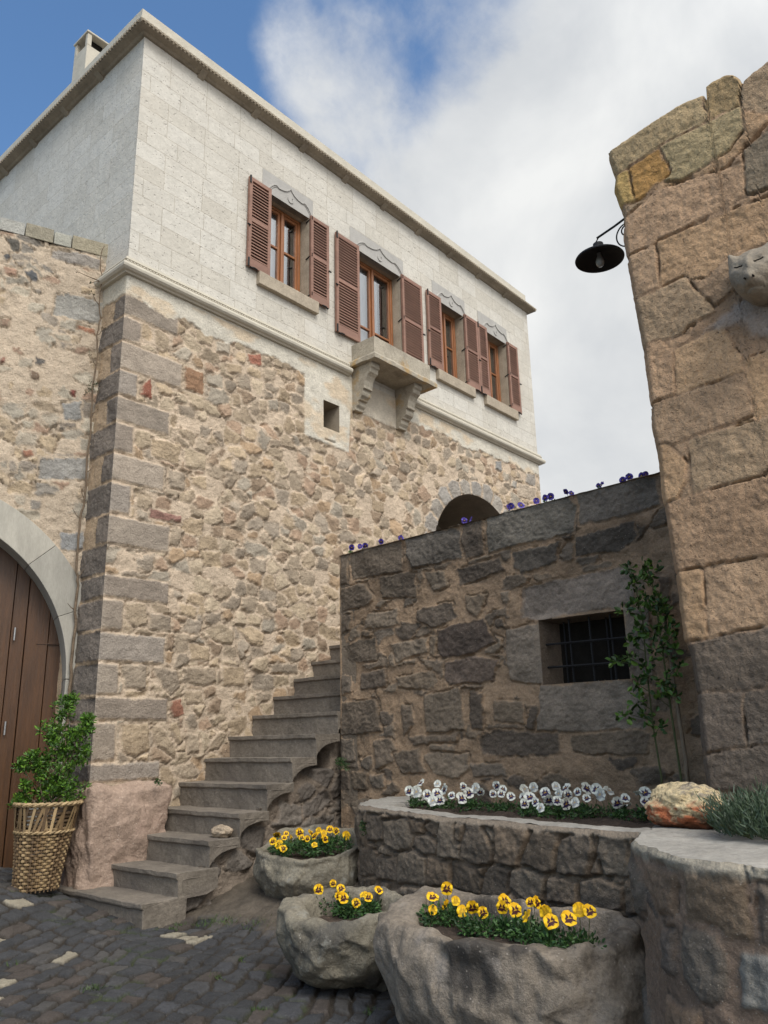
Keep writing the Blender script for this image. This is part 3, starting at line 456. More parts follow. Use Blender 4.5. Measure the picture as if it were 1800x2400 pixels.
# pale dressed band under the moulding, round the small window and behind the brackets
wob = (fbm(U*3, V*3, 77)-.5)*.22+(fbm(U*17, V*17, 78)-.5)*.09
band = sst(-.015, .015, V-(6.69+wob*.9+.02*np.sin(U*2)))
fr_ = sst(-.012, .012, polysd(U+wob*.12, V+wob*.12, [(7.43,7),(7.45,5.74),(8.36,5.71),(8.42,6.45),(9.78,6.42),(9.78,7)]))
w = np.maximum(band, fr_); BC = np.array(lin(205,197,181))
bc = BC*(.86+.28*fbm(U*4, V*4, 90)[..., None])*(.93+.14*fbm(U*40, V*40, 91)[..., None])
warm = sst(.55, .68, fbm(U*1.6+3, V*3, 92))[..., None]*(V < 6.95)[..., None]; bc = bc*(1-warm*.6)+np.array(lin(206,180,146))*warm*.6
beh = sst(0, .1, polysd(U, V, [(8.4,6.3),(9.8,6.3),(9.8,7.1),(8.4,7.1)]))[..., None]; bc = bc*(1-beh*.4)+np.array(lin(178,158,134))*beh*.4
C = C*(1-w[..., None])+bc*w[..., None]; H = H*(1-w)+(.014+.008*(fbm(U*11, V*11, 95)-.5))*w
slit = sst(0, .004, polysd(U, V, [(7.86,5.80),(8.07,5.80),(8.07,5.785),(7.86,5.785)])); H -= slit*.06
jn = (np.abs(U-7.83) < .004)*(V < 5.96)*(V > 5.72)*.008; H -= jn
H *= fade(U, V, 4.5, 14.1, None, None, .02)
tst = lambda u, v: ((u > 7.822) & (u < 8.157) & (v > 5.97) & (v < 6.406)) | ((np.hypot(u-11.77, v-4.37) < 1.4) & (v > 4.37)) | ((abs(u-11.77) < 1.4) & (v <= 4.37) & (v > 2.6))
# draw the vertices next to the arch onto its curve
dr = np.hypot(U-11.77, V-4.37); sel = (np.abs(dr-1.4) < .012) & (V > 4.37)
U2 = np.where(sel, 11.77+(U-11.77)/dr*1.4, U); V2 = np.where(sel, 4.37+(V-4.37)/dr*1.4, V)
F = cut(F, U, V, tst)
def hshear(P):
    P = P.copy(); z = P[:, 2]; P[:, 2] = np.where(z > 3, z-.0125*(z-3)/7.5*np.maximum(0, P[:, 0]-4.5), z); return P
P = hshear(np.stack([U2.ravel(), (YA-H).ravel(), V2.ravel()], -1))
obj('rubble_wall', mesh('rubble_wall', P, F, cols=C.reshape(-1, 3), smooth=True), MT['rubble'], house)
# side wall strip with corner stones, facing the lane
us = np.linspace(7.9, 8.75, 60); vs = np.linspace(.25, 6.985, 400)
U, V, F = grid(us, vs)
zz = [7.0]+TR['Bq']+[1.75, 1.36, 1.13]
zz = [6.72, 6.43, 6.10, 5.735, 5.405, 5.08, 4.71, 4.36, 3.98, 3.64, 3.30, 3.03, 2.69, 2.35, 2.0, 1.74, 1.335, 1.13, .6, .25]
bp_ = [[(7.8, a-.008), (7.9+(.24 if i % 2 == 0 and i < 9 else .7), a-.008), (7.9+(.24 if i % 2 == 0 and i < 9 else .7), b+.008), (7.8, b+.008)] for i, (a, b) in enumerate(zip(zz[:-1], zz[1:]))]
DQ = [lin(118,108,98), lin(110,101,92), lin(124,113,102)]  # same corner stones, coloured darker here to put in this face's shade
H, C = stones(U, V, lin(176,152,124), polys=bp_, h=.012, gap=.006, rnd=.015, seed=31, pal=DQ, polypal=lambda i, P: DQ[i % 3], crack=.3, warp=.012)
w = sst(-.01, .01, V-6.72-(fbm(U*9, V*9, 2)-.5)*.06)
C = C*(1-w[..., None])+np.array(lin(200,190,170))*w[..., None]; H = np.where(w > .5, .008, H)*fade(U, V, 7.9, None, None, None, .02)
obj('side_wall', mesh('side_wall', np.stack([(4.5-H).ravel(), U.ravel(), V.ravel()], -1), F[:, ::-1], cols=C.reshape(-1, 3), smooth=True), MT['rubble'], house)

# upper storey: flat dressed blocks, real openings
WIN = [  # x0, x1, z0, z1
    (6.71, 7.515, 7.95, 9.39), (8.63, 9.72, 7.52, 9.39), (10.86, 11.60, 7.93, 9.41), (12.37, 13.11, 7.93, 9.41)]
def wallgrid(x0, x1, z0, z1, holes, f, step=.4):
    xs = sorted(set(list(np.arange(x0, x1, step))+[x1]+[h[0] for h in holes]+[h[1] for h in holes]))
    zs = sorted(set(list(np.arange(z0, z1, step))+[z1]+[h[2] for h in holes]+[h[3] for h in holes]))
    U, V, F = grid(xs, zs)
    if holes: F = cut(F, U, V, lambda u, v: np.any([(u > h[0]) & (u < h[1]) & (v > h[2]) & (v < h[3]) for h in holes], axis=0))
    P = np.array([f(u, v) for u, v in zip(U.ravel(), V.ravel())]); return P, F, np.stack([U.ravel()-.13, V.ravel()-.12], -1)
P, F, uv = wallgrid(4.5, 14.1, 6.985, 10.62, WIN, lambda u, v: hs((u, YA, v)))
obj('upper_wall', mesh('upper_wall', P, F, uv=uv), MT['white_stone'], house)
P, F, uv = wallgrid(7.9, 18, 6.985, 10.62, [], lambda u, v: (4.5, u, v))
obj('upper_side_wall', mesh('upper_side_wall', P, F[:, ::-1], uv=uv), MT['white_stone'], house)
P, F, uv = wallgrid(7.9, 18, 0, 10.5, [], lambda u, v: hs((14.1, u, v)))
obj('far_wall', mesh('far_wall', P, F, uv=uv), MT['white_stone'], house)
P, F, uv = wallgrid(4.5, 14.1, 0, 10.62, [], lambda u, v: hs((u, 18, v)))
P2, F2, uv2 = wallgrid(8.75, 18, 0, 6.985, [], lambda u, v: (4.5, u, v))
obj('rear_wall', mesh('rear_wall', np.vstack([P, P2]), np.vstack([F[:, ::-1], F2[:, ::-1]+len(P)]), uv=np.vstack([uv, uv2])), MT['white_stone'], house)
# cornice: sloping underside, beaded edge, plain parapet face
def mitre(prof, name, mat, x1=14.1, y1=18, right=True, nx=26):
    V = []; F = []; m = len(prof)
    cols_ = [lambda p: (4.5-p, y1), lambda p: (4.5-p, 7.9-p)]
    pts = [('b', y1), ]
    st = [(lambda p, y=y: (4.5-p, y)) for y in (y1, 14, 11, 9)]+[lambda p: (4.5-p, 7.9-p)]
    st += [(lambda p, x=x: (x, 7.9-p)) for x in np.linspace(5.2, x1-.3, nx)]
    st += ([lambda p: (x1+p, 7.9-p), lambda p: (x1+p, y1)] if right else [lambda p: (x1, 7.9-p)])
    for s in st:
        for p, z in prof: x, y = s(p); V.append(hs((x, y, z)))
    for i in range(len(st)-1):
        for k in range(m-1): F.append((i*m+k, i*m+k+1, (i+1)*m+k+1, (i+1)*m+k))
    if not right: F.append(tuple((len(st)-1)*m+k for k in range(m)))
    return obj(name, mesh(name, V, F), mat, house)
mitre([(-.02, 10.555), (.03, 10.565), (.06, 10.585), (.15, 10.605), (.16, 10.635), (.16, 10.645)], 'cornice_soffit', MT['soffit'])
mitre([(.16, 10.645), (.165, 10.65), (.165, 10.665), (.12, 10.675), (.0, 10.675)], 'cornice_ledge', MT['trim'])
mitre([(.12, 10.675), (.125, 10.69), (.135, 10.70), (.135, 10.83), (.12, 10.845), (-.3, 10.85), (-.3, 10.4)], 'parapet', MT['trim'], x1=13.86, right=False)
b = MB()
for x in np.arange(4.36, 14.2, .062): b.box(x, x+.034, 7.9-.178, 7.9-.158, 10.61, 10.645)
for y in np.arange(7.80, 17.5, .062): b.box(4.5-.178, 4.5-.158, y, y+.034, 10.61, 10.645)
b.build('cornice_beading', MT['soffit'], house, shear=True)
# soffit brackets between the moulded lengths
for x in [5.35+i*.97 for i in range(9)]:
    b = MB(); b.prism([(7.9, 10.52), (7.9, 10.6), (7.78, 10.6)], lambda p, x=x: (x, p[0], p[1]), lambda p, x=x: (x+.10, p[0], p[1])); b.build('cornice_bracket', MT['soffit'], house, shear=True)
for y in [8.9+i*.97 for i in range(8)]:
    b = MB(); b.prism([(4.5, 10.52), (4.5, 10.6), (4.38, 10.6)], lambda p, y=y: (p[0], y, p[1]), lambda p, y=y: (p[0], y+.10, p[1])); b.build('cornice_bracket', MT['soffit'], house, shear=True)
roof = MB(); roof.box(4.75, 13.9, 8.15, 17.8, 10.4, 10.45); roof.build('roof', MT['cement'], house)
# string course: beaded fillet over a roll, broken by the balcony
sp = [(0, 7.20), (.045, 7.195), (.05, 7.165), (.062, 7.16), (.065, 7.15), (.05, 7.14), (.05, 7.12), (.065, 7.115), (.07, 7.10), (.09, 7.095), (.112, 7.075), (.118, 7.05), (.112, 7.022), (.09, 7.0), (.06, 6.99), (.05, 6.975), (0, 6.972)]
V = []; F = []; m = len(sp)
st = [lambda p: (4.5-p, 8.55), lambda p: (4.5-p, 7.9-p)]+[(lambda p, x=x: (x, 7.9-p)) for x in np.linspace(5, 8.37, 8)]
for s in st:
    for p, z in sp: x, y = s(p); V.append(hs((x, y, z)))
for i in range(len(st)-1):
    for k in range(m-1): F.append((i*m+k, i*m+k+1, (i+1)*m+k+1, (i+1)*m+k))
n0 = len(V)
for x in np.linspace(9.70, 14.1, 9):
    for p, z in sp: V.append(hs((x, 7.9-p, z)))
for p, z in sp: V.append(hs((14.1+p, 7.9-p, z)))
for p, z in sp: V.append(hs((14.1+p, 18, z)))
for i in range(10):
    for k in range(m-1): F.append((n0+i*m+k, n0+i*m+k+1, n0+(i+1)*m+k+1, n0+(i+1)*m+k))
obj('string_course', mesh('string_course', V, F, smooth=False), MT['trim'], house)
b = MB()
for x in list(np.arange(4.45, 8.36, .045))+list(np.arange(9.72, 14.15, .045)): b.box(x, x+.026, 7.9-.066, 7.9-.04, 7.122, 7.138)
for y in np.arange(7.86, 8.45, .045): b.box(4.5-.066, 4.5-.04, y, y+.026, 7.122, 7.138)
b.build('string_course_beading', MT['trim'], house, shear=True)
# small opening beside the balcony
b = MB(); x0, x1, z0, z1, d = 7.822, 8.157, 5.97, 6.406, .42
b.add([(x0,7.885,z0),(x1,7.885,z0),(x1,7.885,z1),(x0,7.885,z1),(x0+.03,7.9+d,z0+.02),(x1-.03,7.9+d,z0+.02),(x1-.03,7.9+d,z1-.02),(x0+.03,7.9+d,z1-.02)],
      [(0,4,5,1),(1,5,6,2),(2,6,7,3),(3,7,4,0)], lin(150,138,120))
b.build('vent_opening', MT['band'], house, shear=True)
b = MB(); b.box(x0-.1, x1+.1, 8.33, 8.36, z0-.1, z1+.1); b.build('vent_back', MT['dark'], house, shear=True)
# arched porch recess
b = MB(); n = 28; pts = [(11.77-1.4, 2.6)]+[(11.77-1.4*math.cos(math.pi*i/n), 4.37+1.4*math.sin(math.pi*i/n)) for i in range(n+1)]+[(11.77+1.4, 2.6)]
V = [(x, 7.89, z) for x, z in pts]+[(x, 9.3, z) for x, z in pts]; k = len(pts)
b.add(V, [(i, i+1, k+i+1, k+i) for i in range(k-1)])
i2 = [(11.77+(x-11.77)*.86, 4.30+(z-4.37)*.86) for x, z in pts]
V = [(x, 9.3, z) for x, z in pts]+[(x, 9.3, z) for x, z in i2]+[(x, 9.62, z) for x, z in i2]
b.add(V, [(i, i+1, k+i+1, k+i) for i in range(k-1)]+[(k+i, k+i+1, 2*k+i+1, 2*k+i) for i in range(k-1)])
b.box(9.6, 13.9, 11.6, 11.7, 2.4, 6.6); b.box(9.55, 9.6, 9.62, 11.6, 2.4, 6.6); b.box(13.9, 13.95, 9.62, 11.6, 2.4, 6.6); b.box(9.6, 13.9, 9.62, 11.6, 6.55, 6.6)
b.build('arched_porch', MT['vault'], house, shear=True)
# ---- windows
def curve_strip(b, pts, w, d, y):
    """raised ribbon following pts (x,z) on the wall plane"""
    n = len(pts); A = []
    for i, (x, z) in enumerate(pts):
        t = Vector((pts[min(i+1, n-1)][0]-pts[max(i-1, 0)][0], pts[min(i+1, n-1)][1]-pts[max(i-1, 0)][1])).normalized(); nn = Vector((-t.y, t.x))*w/2
        A.append([(x+nn.x, y, z+nn.y), (x+nn.x*.5, y-d, z+nn.y*.5), (x-nn.x*.5, y-d, z-nn.y*.5), (x-nn.x, y, z-nn.y)])
    V = [v for a in A for v in a]; b.add(V, [(i*4+k, i*4+k+1, i*4+k+5, i*4+k+4) for i in range(n-1) for k in range(3)])
def make_window(x0, x1, z0, z1, lx0, lx1, sill, shut, lab, bal=False):
    o = MB(); d = .24; y = YA
    o.add([(x0,y-.001,z0),(x1,y-.001,z0),(x1,y-.001,z1),(x0,y-.001,z1),(x0,y+d,z0),(x1,y+d,z0),(x1,y+d,z1),(x0,y+d,z1)], [(0,4,5,1),(1,5,6,2),(2,6,7,3),(3,7,4,0)])
    w = o.build('window', MT['sill'], house, label=lab, shear=True)
    # frame
    f = MB(); yy = y+d-.07; fw_ = .05
    f.box(x0+.012, x0+fw_+.012, yy, yy+.09, z0+.004, z1-.004); f.box(x1-fw_-.012, x1-.012, yy, yy+.09, z0+.004, z1-.004)
    f.box(x0+fw_+.012, x1-fw_-.012, yy+.002, yy+.088, z1-fw_, z1-.004); f.box(x0+fw_+.012, x1-fw_-.012, yy+.002, yy+.088, z0+.004, z0+fw_)
    xm = (x0+x1)/2; f.box(xm-.022, xm+.022, yy-.018, yy+.086, z0+fw_, z1-fw_)
    zm = z0+(z1-z0)*(.52 if not bal else .34)
    for a, c in ((x0+fw_+.012, xm-.022), (xm+.022, x1-fw_-.012)):
        f.box(a, a+.045, yy+.012, yy+.07, z0+fw_, z1-fw_); f.box(c-.045, c, yy+.012, yy+.07, z0+fw_, z1-fw_)
        f.box(a+.045, c-.045, yy+.014, yy+.068, z1-fw_-.05, z1-fw_); f.box(a+.045, c-.045, yy+.014, yy+.068, z0+fw_, z0+fw_+.06)
        f.box(a+.045, c-.045, yy+.016, yy+.066, zm-.018, zm+.018)
    f.build('window_frame', MT['frame'], w, bevel=.004, seg=1, shear=True)
    for a, c in ((x0+fw_+.05, xm-.06), (xm+.06, x1-fw_-.05)):
        p = MB(); p.add([(a,yy+.04,z0+.05),(c,yy+.04,z0+.05),(c,yy+.04,z1-.05),(a,yy+.04,z1-.05)], [(0,1,2,3)]); p.build('pane', MT['glass'], w, shear=True)
    # curtains, two hangings per leaf side
    for a, c in ((x0+.02, xm-.01), (xm+.02, xm+.02+(x1-x0)*.22)):
        cb = MB(); n = 28; V = []
        for i in range(n+1):
            x = a+(c-a)*i/n; q = .018*math.sin(i*1.7)+.006*math.sin(i*3.9)
            V += [(x, yy+.125+q, z0+.02), (x, yy+.125+q*1.2, z1-.02)]
        cb.add(V, [(2*i, 2*i+2, 2*i+3, 2*i+1) for i in range(n)]); cb.build('curtain', MT['cloth'], w, smooth=True, shear=True)
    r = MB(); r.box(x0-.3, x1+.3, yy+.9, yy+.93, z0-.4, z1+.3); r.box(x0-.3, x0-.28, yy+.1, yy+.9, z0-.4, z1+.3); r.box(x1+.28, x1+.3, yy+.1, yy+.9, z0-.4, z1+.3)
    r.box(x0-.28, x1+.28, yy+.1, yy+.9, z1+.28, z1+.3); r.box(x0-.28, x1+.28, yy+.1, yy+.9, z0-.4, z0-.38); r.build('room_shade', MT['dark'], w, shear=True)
    # lintel slab with carved ogee
    l = MB(); lt = z1+.36; l.box(lx0, lx1, y-.006, y+.1, z1, lt)
    xm = (x0+x1)/2+.01; hw = (lx1-lx0)/2-.05; zb = z1+.03
    half = []
    for i in range(21):
        t = i/20
        if t < .52: a = t/.52; u = 1-.46*a; z = math.sin(min(a*1.15, 1)*math.pi/2)*.175 if a < .87 else .175-.02*(a-.87)/.13
        else: a = (t-.52)/.48; u = .54-.54*a; z = .150+.02*a+.10*a**3.2
        half.append((u*hw, z))
    for s in (-1, 1):
        curve_strip(l, [(xm+s*u, zb+z) for u, z in half], .028, .016, y-.006)
        curve_strip(l, [(xm+s*u*.93, zb+z*.88) for u, z in half[:11]], .014, .009, y-.006)
    ring = [(xm+.052*math.cos(a), zb+.085+.058*math.sin(a)) for a in np.linspace(R(150), R(400), 16)]
    curve_strip(l, ring, .022, .014, y-.006)
    l.build('lintel', MT['grey_trim'], w, shear=True)
    if sill:
        s = MB(); s.box(sill[0], sill[1], y-.075, y+.16, z0-.2, z0); s.build('sill', MT['sill'], w, bevel=.01, seg=2, sub=.2, disp=.004, shear=True)
    # jamb stones
    j = MB(); j.box(x1+.002, x1+.11, y-.004, y+.1, z0+.002, z1-.002); j.build('jamb', MT['sill'], w, shear=True)
    for side, (a, c) in zip((-1, 1), shut):
        s = MB(); yy0, yy1 = y-.062, y-.022; zb, zt = z0+(.0 if not bal else .12), z1+.03; fr = .052
        s.box(a, a+fr, yy0, yy1, zb, zt); s.box(c-fr, c, yy0, yy1, zb, zt)
        s.box(a+fr, c-fr, yy0+.002, yy1-.002, zt-.06, zt); s.box(a+fr, c-fr, yy0+.002, yy1-.002, zb, zb+.13)
        zk = zb+(zt-zb)*.52; s.box(a+fr, c-fr, yy0+.002, yy1-.002, zk-.028, zk+.028)
        z = zb+.14
        while z < zt-.07:
            if abs(z+.02-zk) > .04:
                s.add([(a+fr, yy0+.004, z), (c-fr, yy0+.004, z), (c-fr, yy1-.006, z+.040), (a+fr, yy1-.006, z+.040), (a+fr, yy0+.004, z+.010), (c-fr, yy0+.004, z+.010), (c-fr, yy1-.006, z+.05), (a+fr, yy1-.006, z+.05)],
                      [(0,1,2,3),(4,7,6,5),(0,4,5,1),(3,2,6,7)])
            z += .0505
        s.box(a+fr, c-fr, yy1-.005, yy1-.003, zb+.13, zt-.06)
        sh_ = s.build('shutter', MT['shutter'], w, shear=True)
        xh = a if side > 0 else c; xo = c if side > 0 else a
        def iron(nm, *tb):
            i = MB()
            for pts, r in tb: i.tube(pts, r)
            i.build(nm, MT['iron'], w, shear=True)
        if side > 0:
            for zz_ in (zb+.07, zk-.02, zt-.07): iron('hinge', ([(x1-.01, y+.05, zz_-.03), (x1-.006, y-.02, zz_), (xh+.02, y-.066, zz_+.01), (xh+.02, y-.066, zz_+.05)], .010))
        else:
            iron('hinge', ([(xo+.012, y-.066, zt-.11), (xo+.012, y-.066, zt+.012)], .014)); iron('hinge', ([(xo+.012, y-.066, zb-.01), (xo+.012, y-.066, zb+.12)], .014))
        iron('shutter_catch', ([(xo-side*.02, y-.075, zk-.12), (xo+side*.03, y-.075, zk-.12)], .013))
        iron('shutter_catch', ([(xo-side*.16, y-.07, zb-.015), (xo-side*.10, y-.085, zb-.022), (xo-side*.04, y-.07, zb-.03)], .013))
SH = [((6.29, 6.70), (7.512, 7.905)), ((8.07, 8.61), (9.715, 10.27)), ((10.43, 10.845), (11.60, 12.02)), ((12.03, 12.355), (13.115, 13.49))]
LAB = ['window nearest the house corner, with stone sill', 'tall balcony window', 'third window, right of the balcony', 'narrowest window near the far end']
LX = [(6.57, 7.60), (8.45, 9.82), (10.66, 11.69), (12.14, 13.19)]; SI = [(6.50, 7.67), None, (10.67, 11.82), (12.19, 13.33)]
for i in range(4): make_window(*WIN[i], *LX[i], SI[i], SH[i], LAB[i], bal=(i == 1))
# ---- balcony on two scrolled brackets
b = MB(); x0, x1, yf = 8.46, 9.86, 7.42
def ringb(b, levels, wall=.07):
    V = []
    for e, z in levels: V += [(x0-e, 7.9, z), (x0-e, yf-e, z), (x1+e, yf-e, z), (x1+e, 7.9, z)]
    n = len(levels); b.add(V, [(i*4+k, i*4+(k+1) % 4, (i+1)*4+(k+1) % 4, (i+1)*4+k) for i in range(n-1) for k in range(3)]+[(0, 3, 2, 1)])
ringb(b, [(.06, 7.13), (.085, 7.135), (.085, 7.20), (.06, 7.235), (.02, 7.265), (0, 7.28), (0, 7.545), (-.012, 7.555), (-.09, 7.555), (-.09, 7.3)])
bal = b.build('balcony', MT['balcony'], house, sub=.14, disp=.008, dscale=5, shear=True)
prof = [(0, 7.13), (.43, 7.13), (.43, 7.05), (.40, 7.03), (.39, 6.97), (.335, 6.93), (.29, 6.86), (.27, 6.77), (.275, 6.73), (.235, 6.72), (.235, 6.665), (.225, 6.63), (.175, 6.59), (.17, 6.57), (.13, 6.56), (.12, 6.50), (.085, 6.46), (.08, 6.42), (0, 6.42)]
for x in (8.45, 9.50):
    b = MB(); b.prism(prof, lambda p, x=x: (x, 7.9-p[0], p[1]), lambda p, x=x: (x+.19, 7.9-p[0], p[1])); b.build('bracket', MT['balcony'], bal, bevel=.006, seg=1, shear=True)
# chimney
b = MB(); X0, Y0, s = 4.68, 9.9, .40
b.box(X0, X0+s, Y0, Y0+s, 10.4, 11.98)
for (a, c) in ((0, 0), (s-.07, 0), (0, s-.07), (s-.07, s-.07)): b.box(X0+a, X0+a+.07, Y0+c, Y0+c+.07, 11.98, 12.2)
b.box(X0-.02, X0+s+.02, Y0-.02, Y0+s+.02, 12.2, 12.235)
b.add([(X0-.01,Y0-.01,12.235),(X0+s+.01,Y0-.01,12.235),(X0+s+.01,Y0+s+.01,12.235),(X0-.01,Y0+s+.01,12.235),(X0+s/2,Y0+s/2,12.36)], [(0,1,4),(1,2,4),(2,3,4),(3,0,4)])
ch = b.build('chimney', MT['trim'], house, bevel=.006, seg=1)
b = MB(); b.box(X0+.1, X0+s-.1, Y0+.1, Y0+s-.1, 11.99, 12.19); b.build('flue', MT['dark'], ch)

# ================================================================ GATEWAY WALL with arched door (left)
aC = R(-19); dC = Vector((-math.cos(aC), -math.sin(aC), 0)); nC = Vector((-dC.y, dC.x, 0))
if nC.y > 0: nC = -nC
JC = Vector((4.5, 8.42, 0))
def cp(u, h, z): p = JC+dC*u+nC*h; return (p.x, p.y, z)
gate = thing('gateway_wall', (3.2, 8.85, .3), 'rough rubble wall left of the white house, with a grey stone arch round a wooden door', 'wall')
us = np.linspace(-.12, 4.2, 300); vs = np.linspace(.0, 7.44, 420)
U, V, F = grid(us, vs)
CC_X, CC_Z, CR = 1.86, 2.20, 1.79
pc = [lin(172,150,120), lin(172,157,134), lin(140,130,116), lin(164,152,132), lin(180,156,122), lin(160,130,104), lin(180,166,142), lin(156,142,124)]
special = {0: lin(150,140,128), 1: lin(164,158,146), 2: lin(96,90,80), 3: lin(88,86,84), 4: lin(166,130,104), 5: lin(98,98,98), 8: lin(172,118,84), 9: lin(98,92,86), 10: lin(130,106,84), 11: lin(160,112,90), 17: lin(150,146,138), 18: lin(156,150,140), 19: lin(170,118,88), 20: lin(140,138,134), 21: lin(140,76,62)}
H, C = stones(U, V, lin(192,170,142), vor=(.22, .15, .8, .48), polys=TR['C'], h=.014, gap=.010, rnd=.015, er=.06, tilt=.25, sat=.82, seed=101, pal=pc, polypal=lambda i, P: special.get(i, pc[i % 8]), crack=.8, mort_h=.0)
H += (fbm(U*6, V*6, 130)-.5)*.03
dr = np.hypot(U-CC_X, V-CC_Z)
H = H*sst(.30, .42, dr-CR)*(V > CC_Z)+H*(V <= CC_Z)*.3
hole = lambda u, v: ((np.hypot(u-CC_X, v-CC_Z) < CR+.30) & (v > CC_Z)) | ((abs(u-CC_X) < CR+.30) & (v <= CC_Z))
F = cut(F, U, V, hole)
P = np.array([cp(u, h, z) for u, h, z in zip(U.ravel(), H.ravel(), V.ravel())])
obj('rubble_wall', mesh('rubble_wall', P, F, cols=C.reshape(-1, 3), smooth=True), MT['rubble'], gate)
b = MB()   # body of the wall behind, top and reveal
b.add([cp(-.1, 0, 7.44), cp(4.2, 0, 7.44), cp(4.2, -.5, 7.44), cp(-.1, -.5, 7.44), cp(4.2, 0, 0), cp(4.2, -.5, 0)], [(0,1,2,3),(1,4,5,2)], lin(160,145,120))
b.build('wall_top', MT['rubble'], gate)
cop = [(-.02, .42, lin(158,148,126), .19), (.43, .63, lin(168,165,152), .17), (.64, .955, lin(146,138,120), .19), (.965, 1.24, lin(170,167,158), .17), (1.25, 1.7, lin(165,160,148), .18), (1.71, 2.2, lin(160,152,138), .19), (2.21, 2.7, lin(166,162,150), .18), (2.71, 3.3, lin(158,150,134), .18), (3.31, 4.2, lin(164,158,145), .18)]
for a, c, cl, hh in cop:
    b = MB(); V = [cp(u, h, z) for z in (7.44, 7.44+hh) for h in (.012, -.45) for u in (a, c)]
    b.add(V, [(0,1,3,2),(4,6,7,5),(0,4,5,1),(2,3,7,6),(0,2,6,4),(1,5,7,3)], cl); b.build('coping_stone', MT['rubble'], gate, bevel=.006, seg=1)
# arch ring voussoirs + jamb, with reveal depth
ringm = MB(); D = .34
def arcpt(a, r): return (CC_X-r*math.cos(a), CC_Z+r*math.sin(a))
segs = [R(x) for x in (0, 22, 43, 65, 90, 115, 137, 158, 180)]
cl = [lin(164,158,146), lin(156,151,140), lin(170,164,151), lin(162,156,144)]
for i, (a0, a1) in enumerate(zip(segs[:-1], segs[1:])):
    n = 7; A = [a0+R(.05)+(a1-a0-R(.10))*k/n for k in range(n+1)]
    inn = [arcpt(a, CR) for a in A]; outp = [arcpt(a, CR+.36) for a in A]
    poly = inn+outp[::-1]; ringm.prism(poly, lambda p: cp(p[0], .022, p[1]), lambda p: cp(p[0], -D, p[1]), cl[i % 4])
for (z0, z1) in ((1.62, 2.195), (.92, 1.615)): ringm.prism([(CC_X-CR-.36, z0), (CC_X-CR, z0), (CC_X-CR, z1), (CC_X-CR-.36, z1)], lambda p: cp(p[0], .022, p[1]), lambda p: cp(p[0], -D, p[1]), cl[1])
for (z0, z1) in ((1.62, 2.195), (.92, 1.615)): ringm.prism([(CC_X+CR+.36, z0), (CC_X+CR, z0), (CC_X+CR, z1), (CC_X+CR+.36, z1)], lambda p: cp(p[0], .022, p[1]), lambda p: cp(p[0], -D, p[1]), cl[2])
MT['archstone'] = material('arch_stone', vcol=True, amp=.16, scale=3, bump=.25, bscale=30, tint=((.26,.24,.2), 1.4, .52, .7, .45), stretch=(2.5,2.5,.7))
ringm.build('arch_ring', MT['archstone'], gate, bevel=.007, seg=2, smooth=False)
b = MB()
for s in (-1, 1):
    for (z0, z1, e) in ((.0, .5, .27), (.505, .915, .25)):
        x = CC_X+s*CR; b.prism([(x-s*e, z0), (x+s*.36, z0), (x+s*.36, z1), (x-s*e, z1)], lambda p: cp(p[0], .03, p[1]), lambda p: cp(p[0], -D, p[1]), lin(150,148,142))
b.build('arch_base_stone', MT['archstone'], gate, bevel=.012, seg=2)
# timber door: boards with battens
dm = MB(); yb = -.30
x = CC_X-CR-.02; k = 0
while x < CC_X+CR:
    wd = [.30, .012, .24, .16, .012, .34][k % 6]; wd = [.19, .24, .15, .27][k % 4]
    xe = min(x+wd, CC_X+CR+.02); ztop = lambda q: CC_Z+math.sqrt(max(0, (CR+.03)**2-(q-CC_X)**2))
    n = 4; top = [(x+.004+(xe-x-.008)*i/n, ztop(x+(xe-x)*i/n)) for i in range(n+1)]
    poly = [(x+.004, .05), (xe-.004, .05)]+top[::-1]; off = yb+[.0, .014, -.006, .008][k % 4]
    dm.prism(poly, lambda p, o=off: cp(p[0], o, p[1]), lambda p, o=off: cp(p[0], o-.05, p[1])); x = xe; k += 1
door = dm.build('door', MT['door'], gate, bevel=.003, seg=1)
b = MB()
for (u0, u1, z) in ((.08, .36, 2.60), (.98, 1.6, 2.72)): b.prism([(u0, z), (u1, z), (u1, z+.012), (u0, z+.012)], lambda p: cp(p[0], yb+.022, p[1]), lambda p: cp(p[0], yb, p[1]))
b.build('door_rail', MT['door'], door)
MT['steel'] = material('worn_steel', base=(.35,.34,.33), rough=.35, amp=.2, bump=.1, metal=.8)
b = MB()
for z in (2.72, 1.72, .75): b.tube([cp(.59, yb+.025, z-.09), cp(.59, yb+.025, z+.05)], .011)
b.build('door_hinge', MT['steel'], door)
b = MB(); b.add([cp(-.1, -.36, 0), cp(4.2, -.36, 0), cp(4.2, -.36, 4.4), cp(-.1, -.36, 4.4)], [(0,1,2,3)]); b.build('passage_shade', MT['dark'], gate)

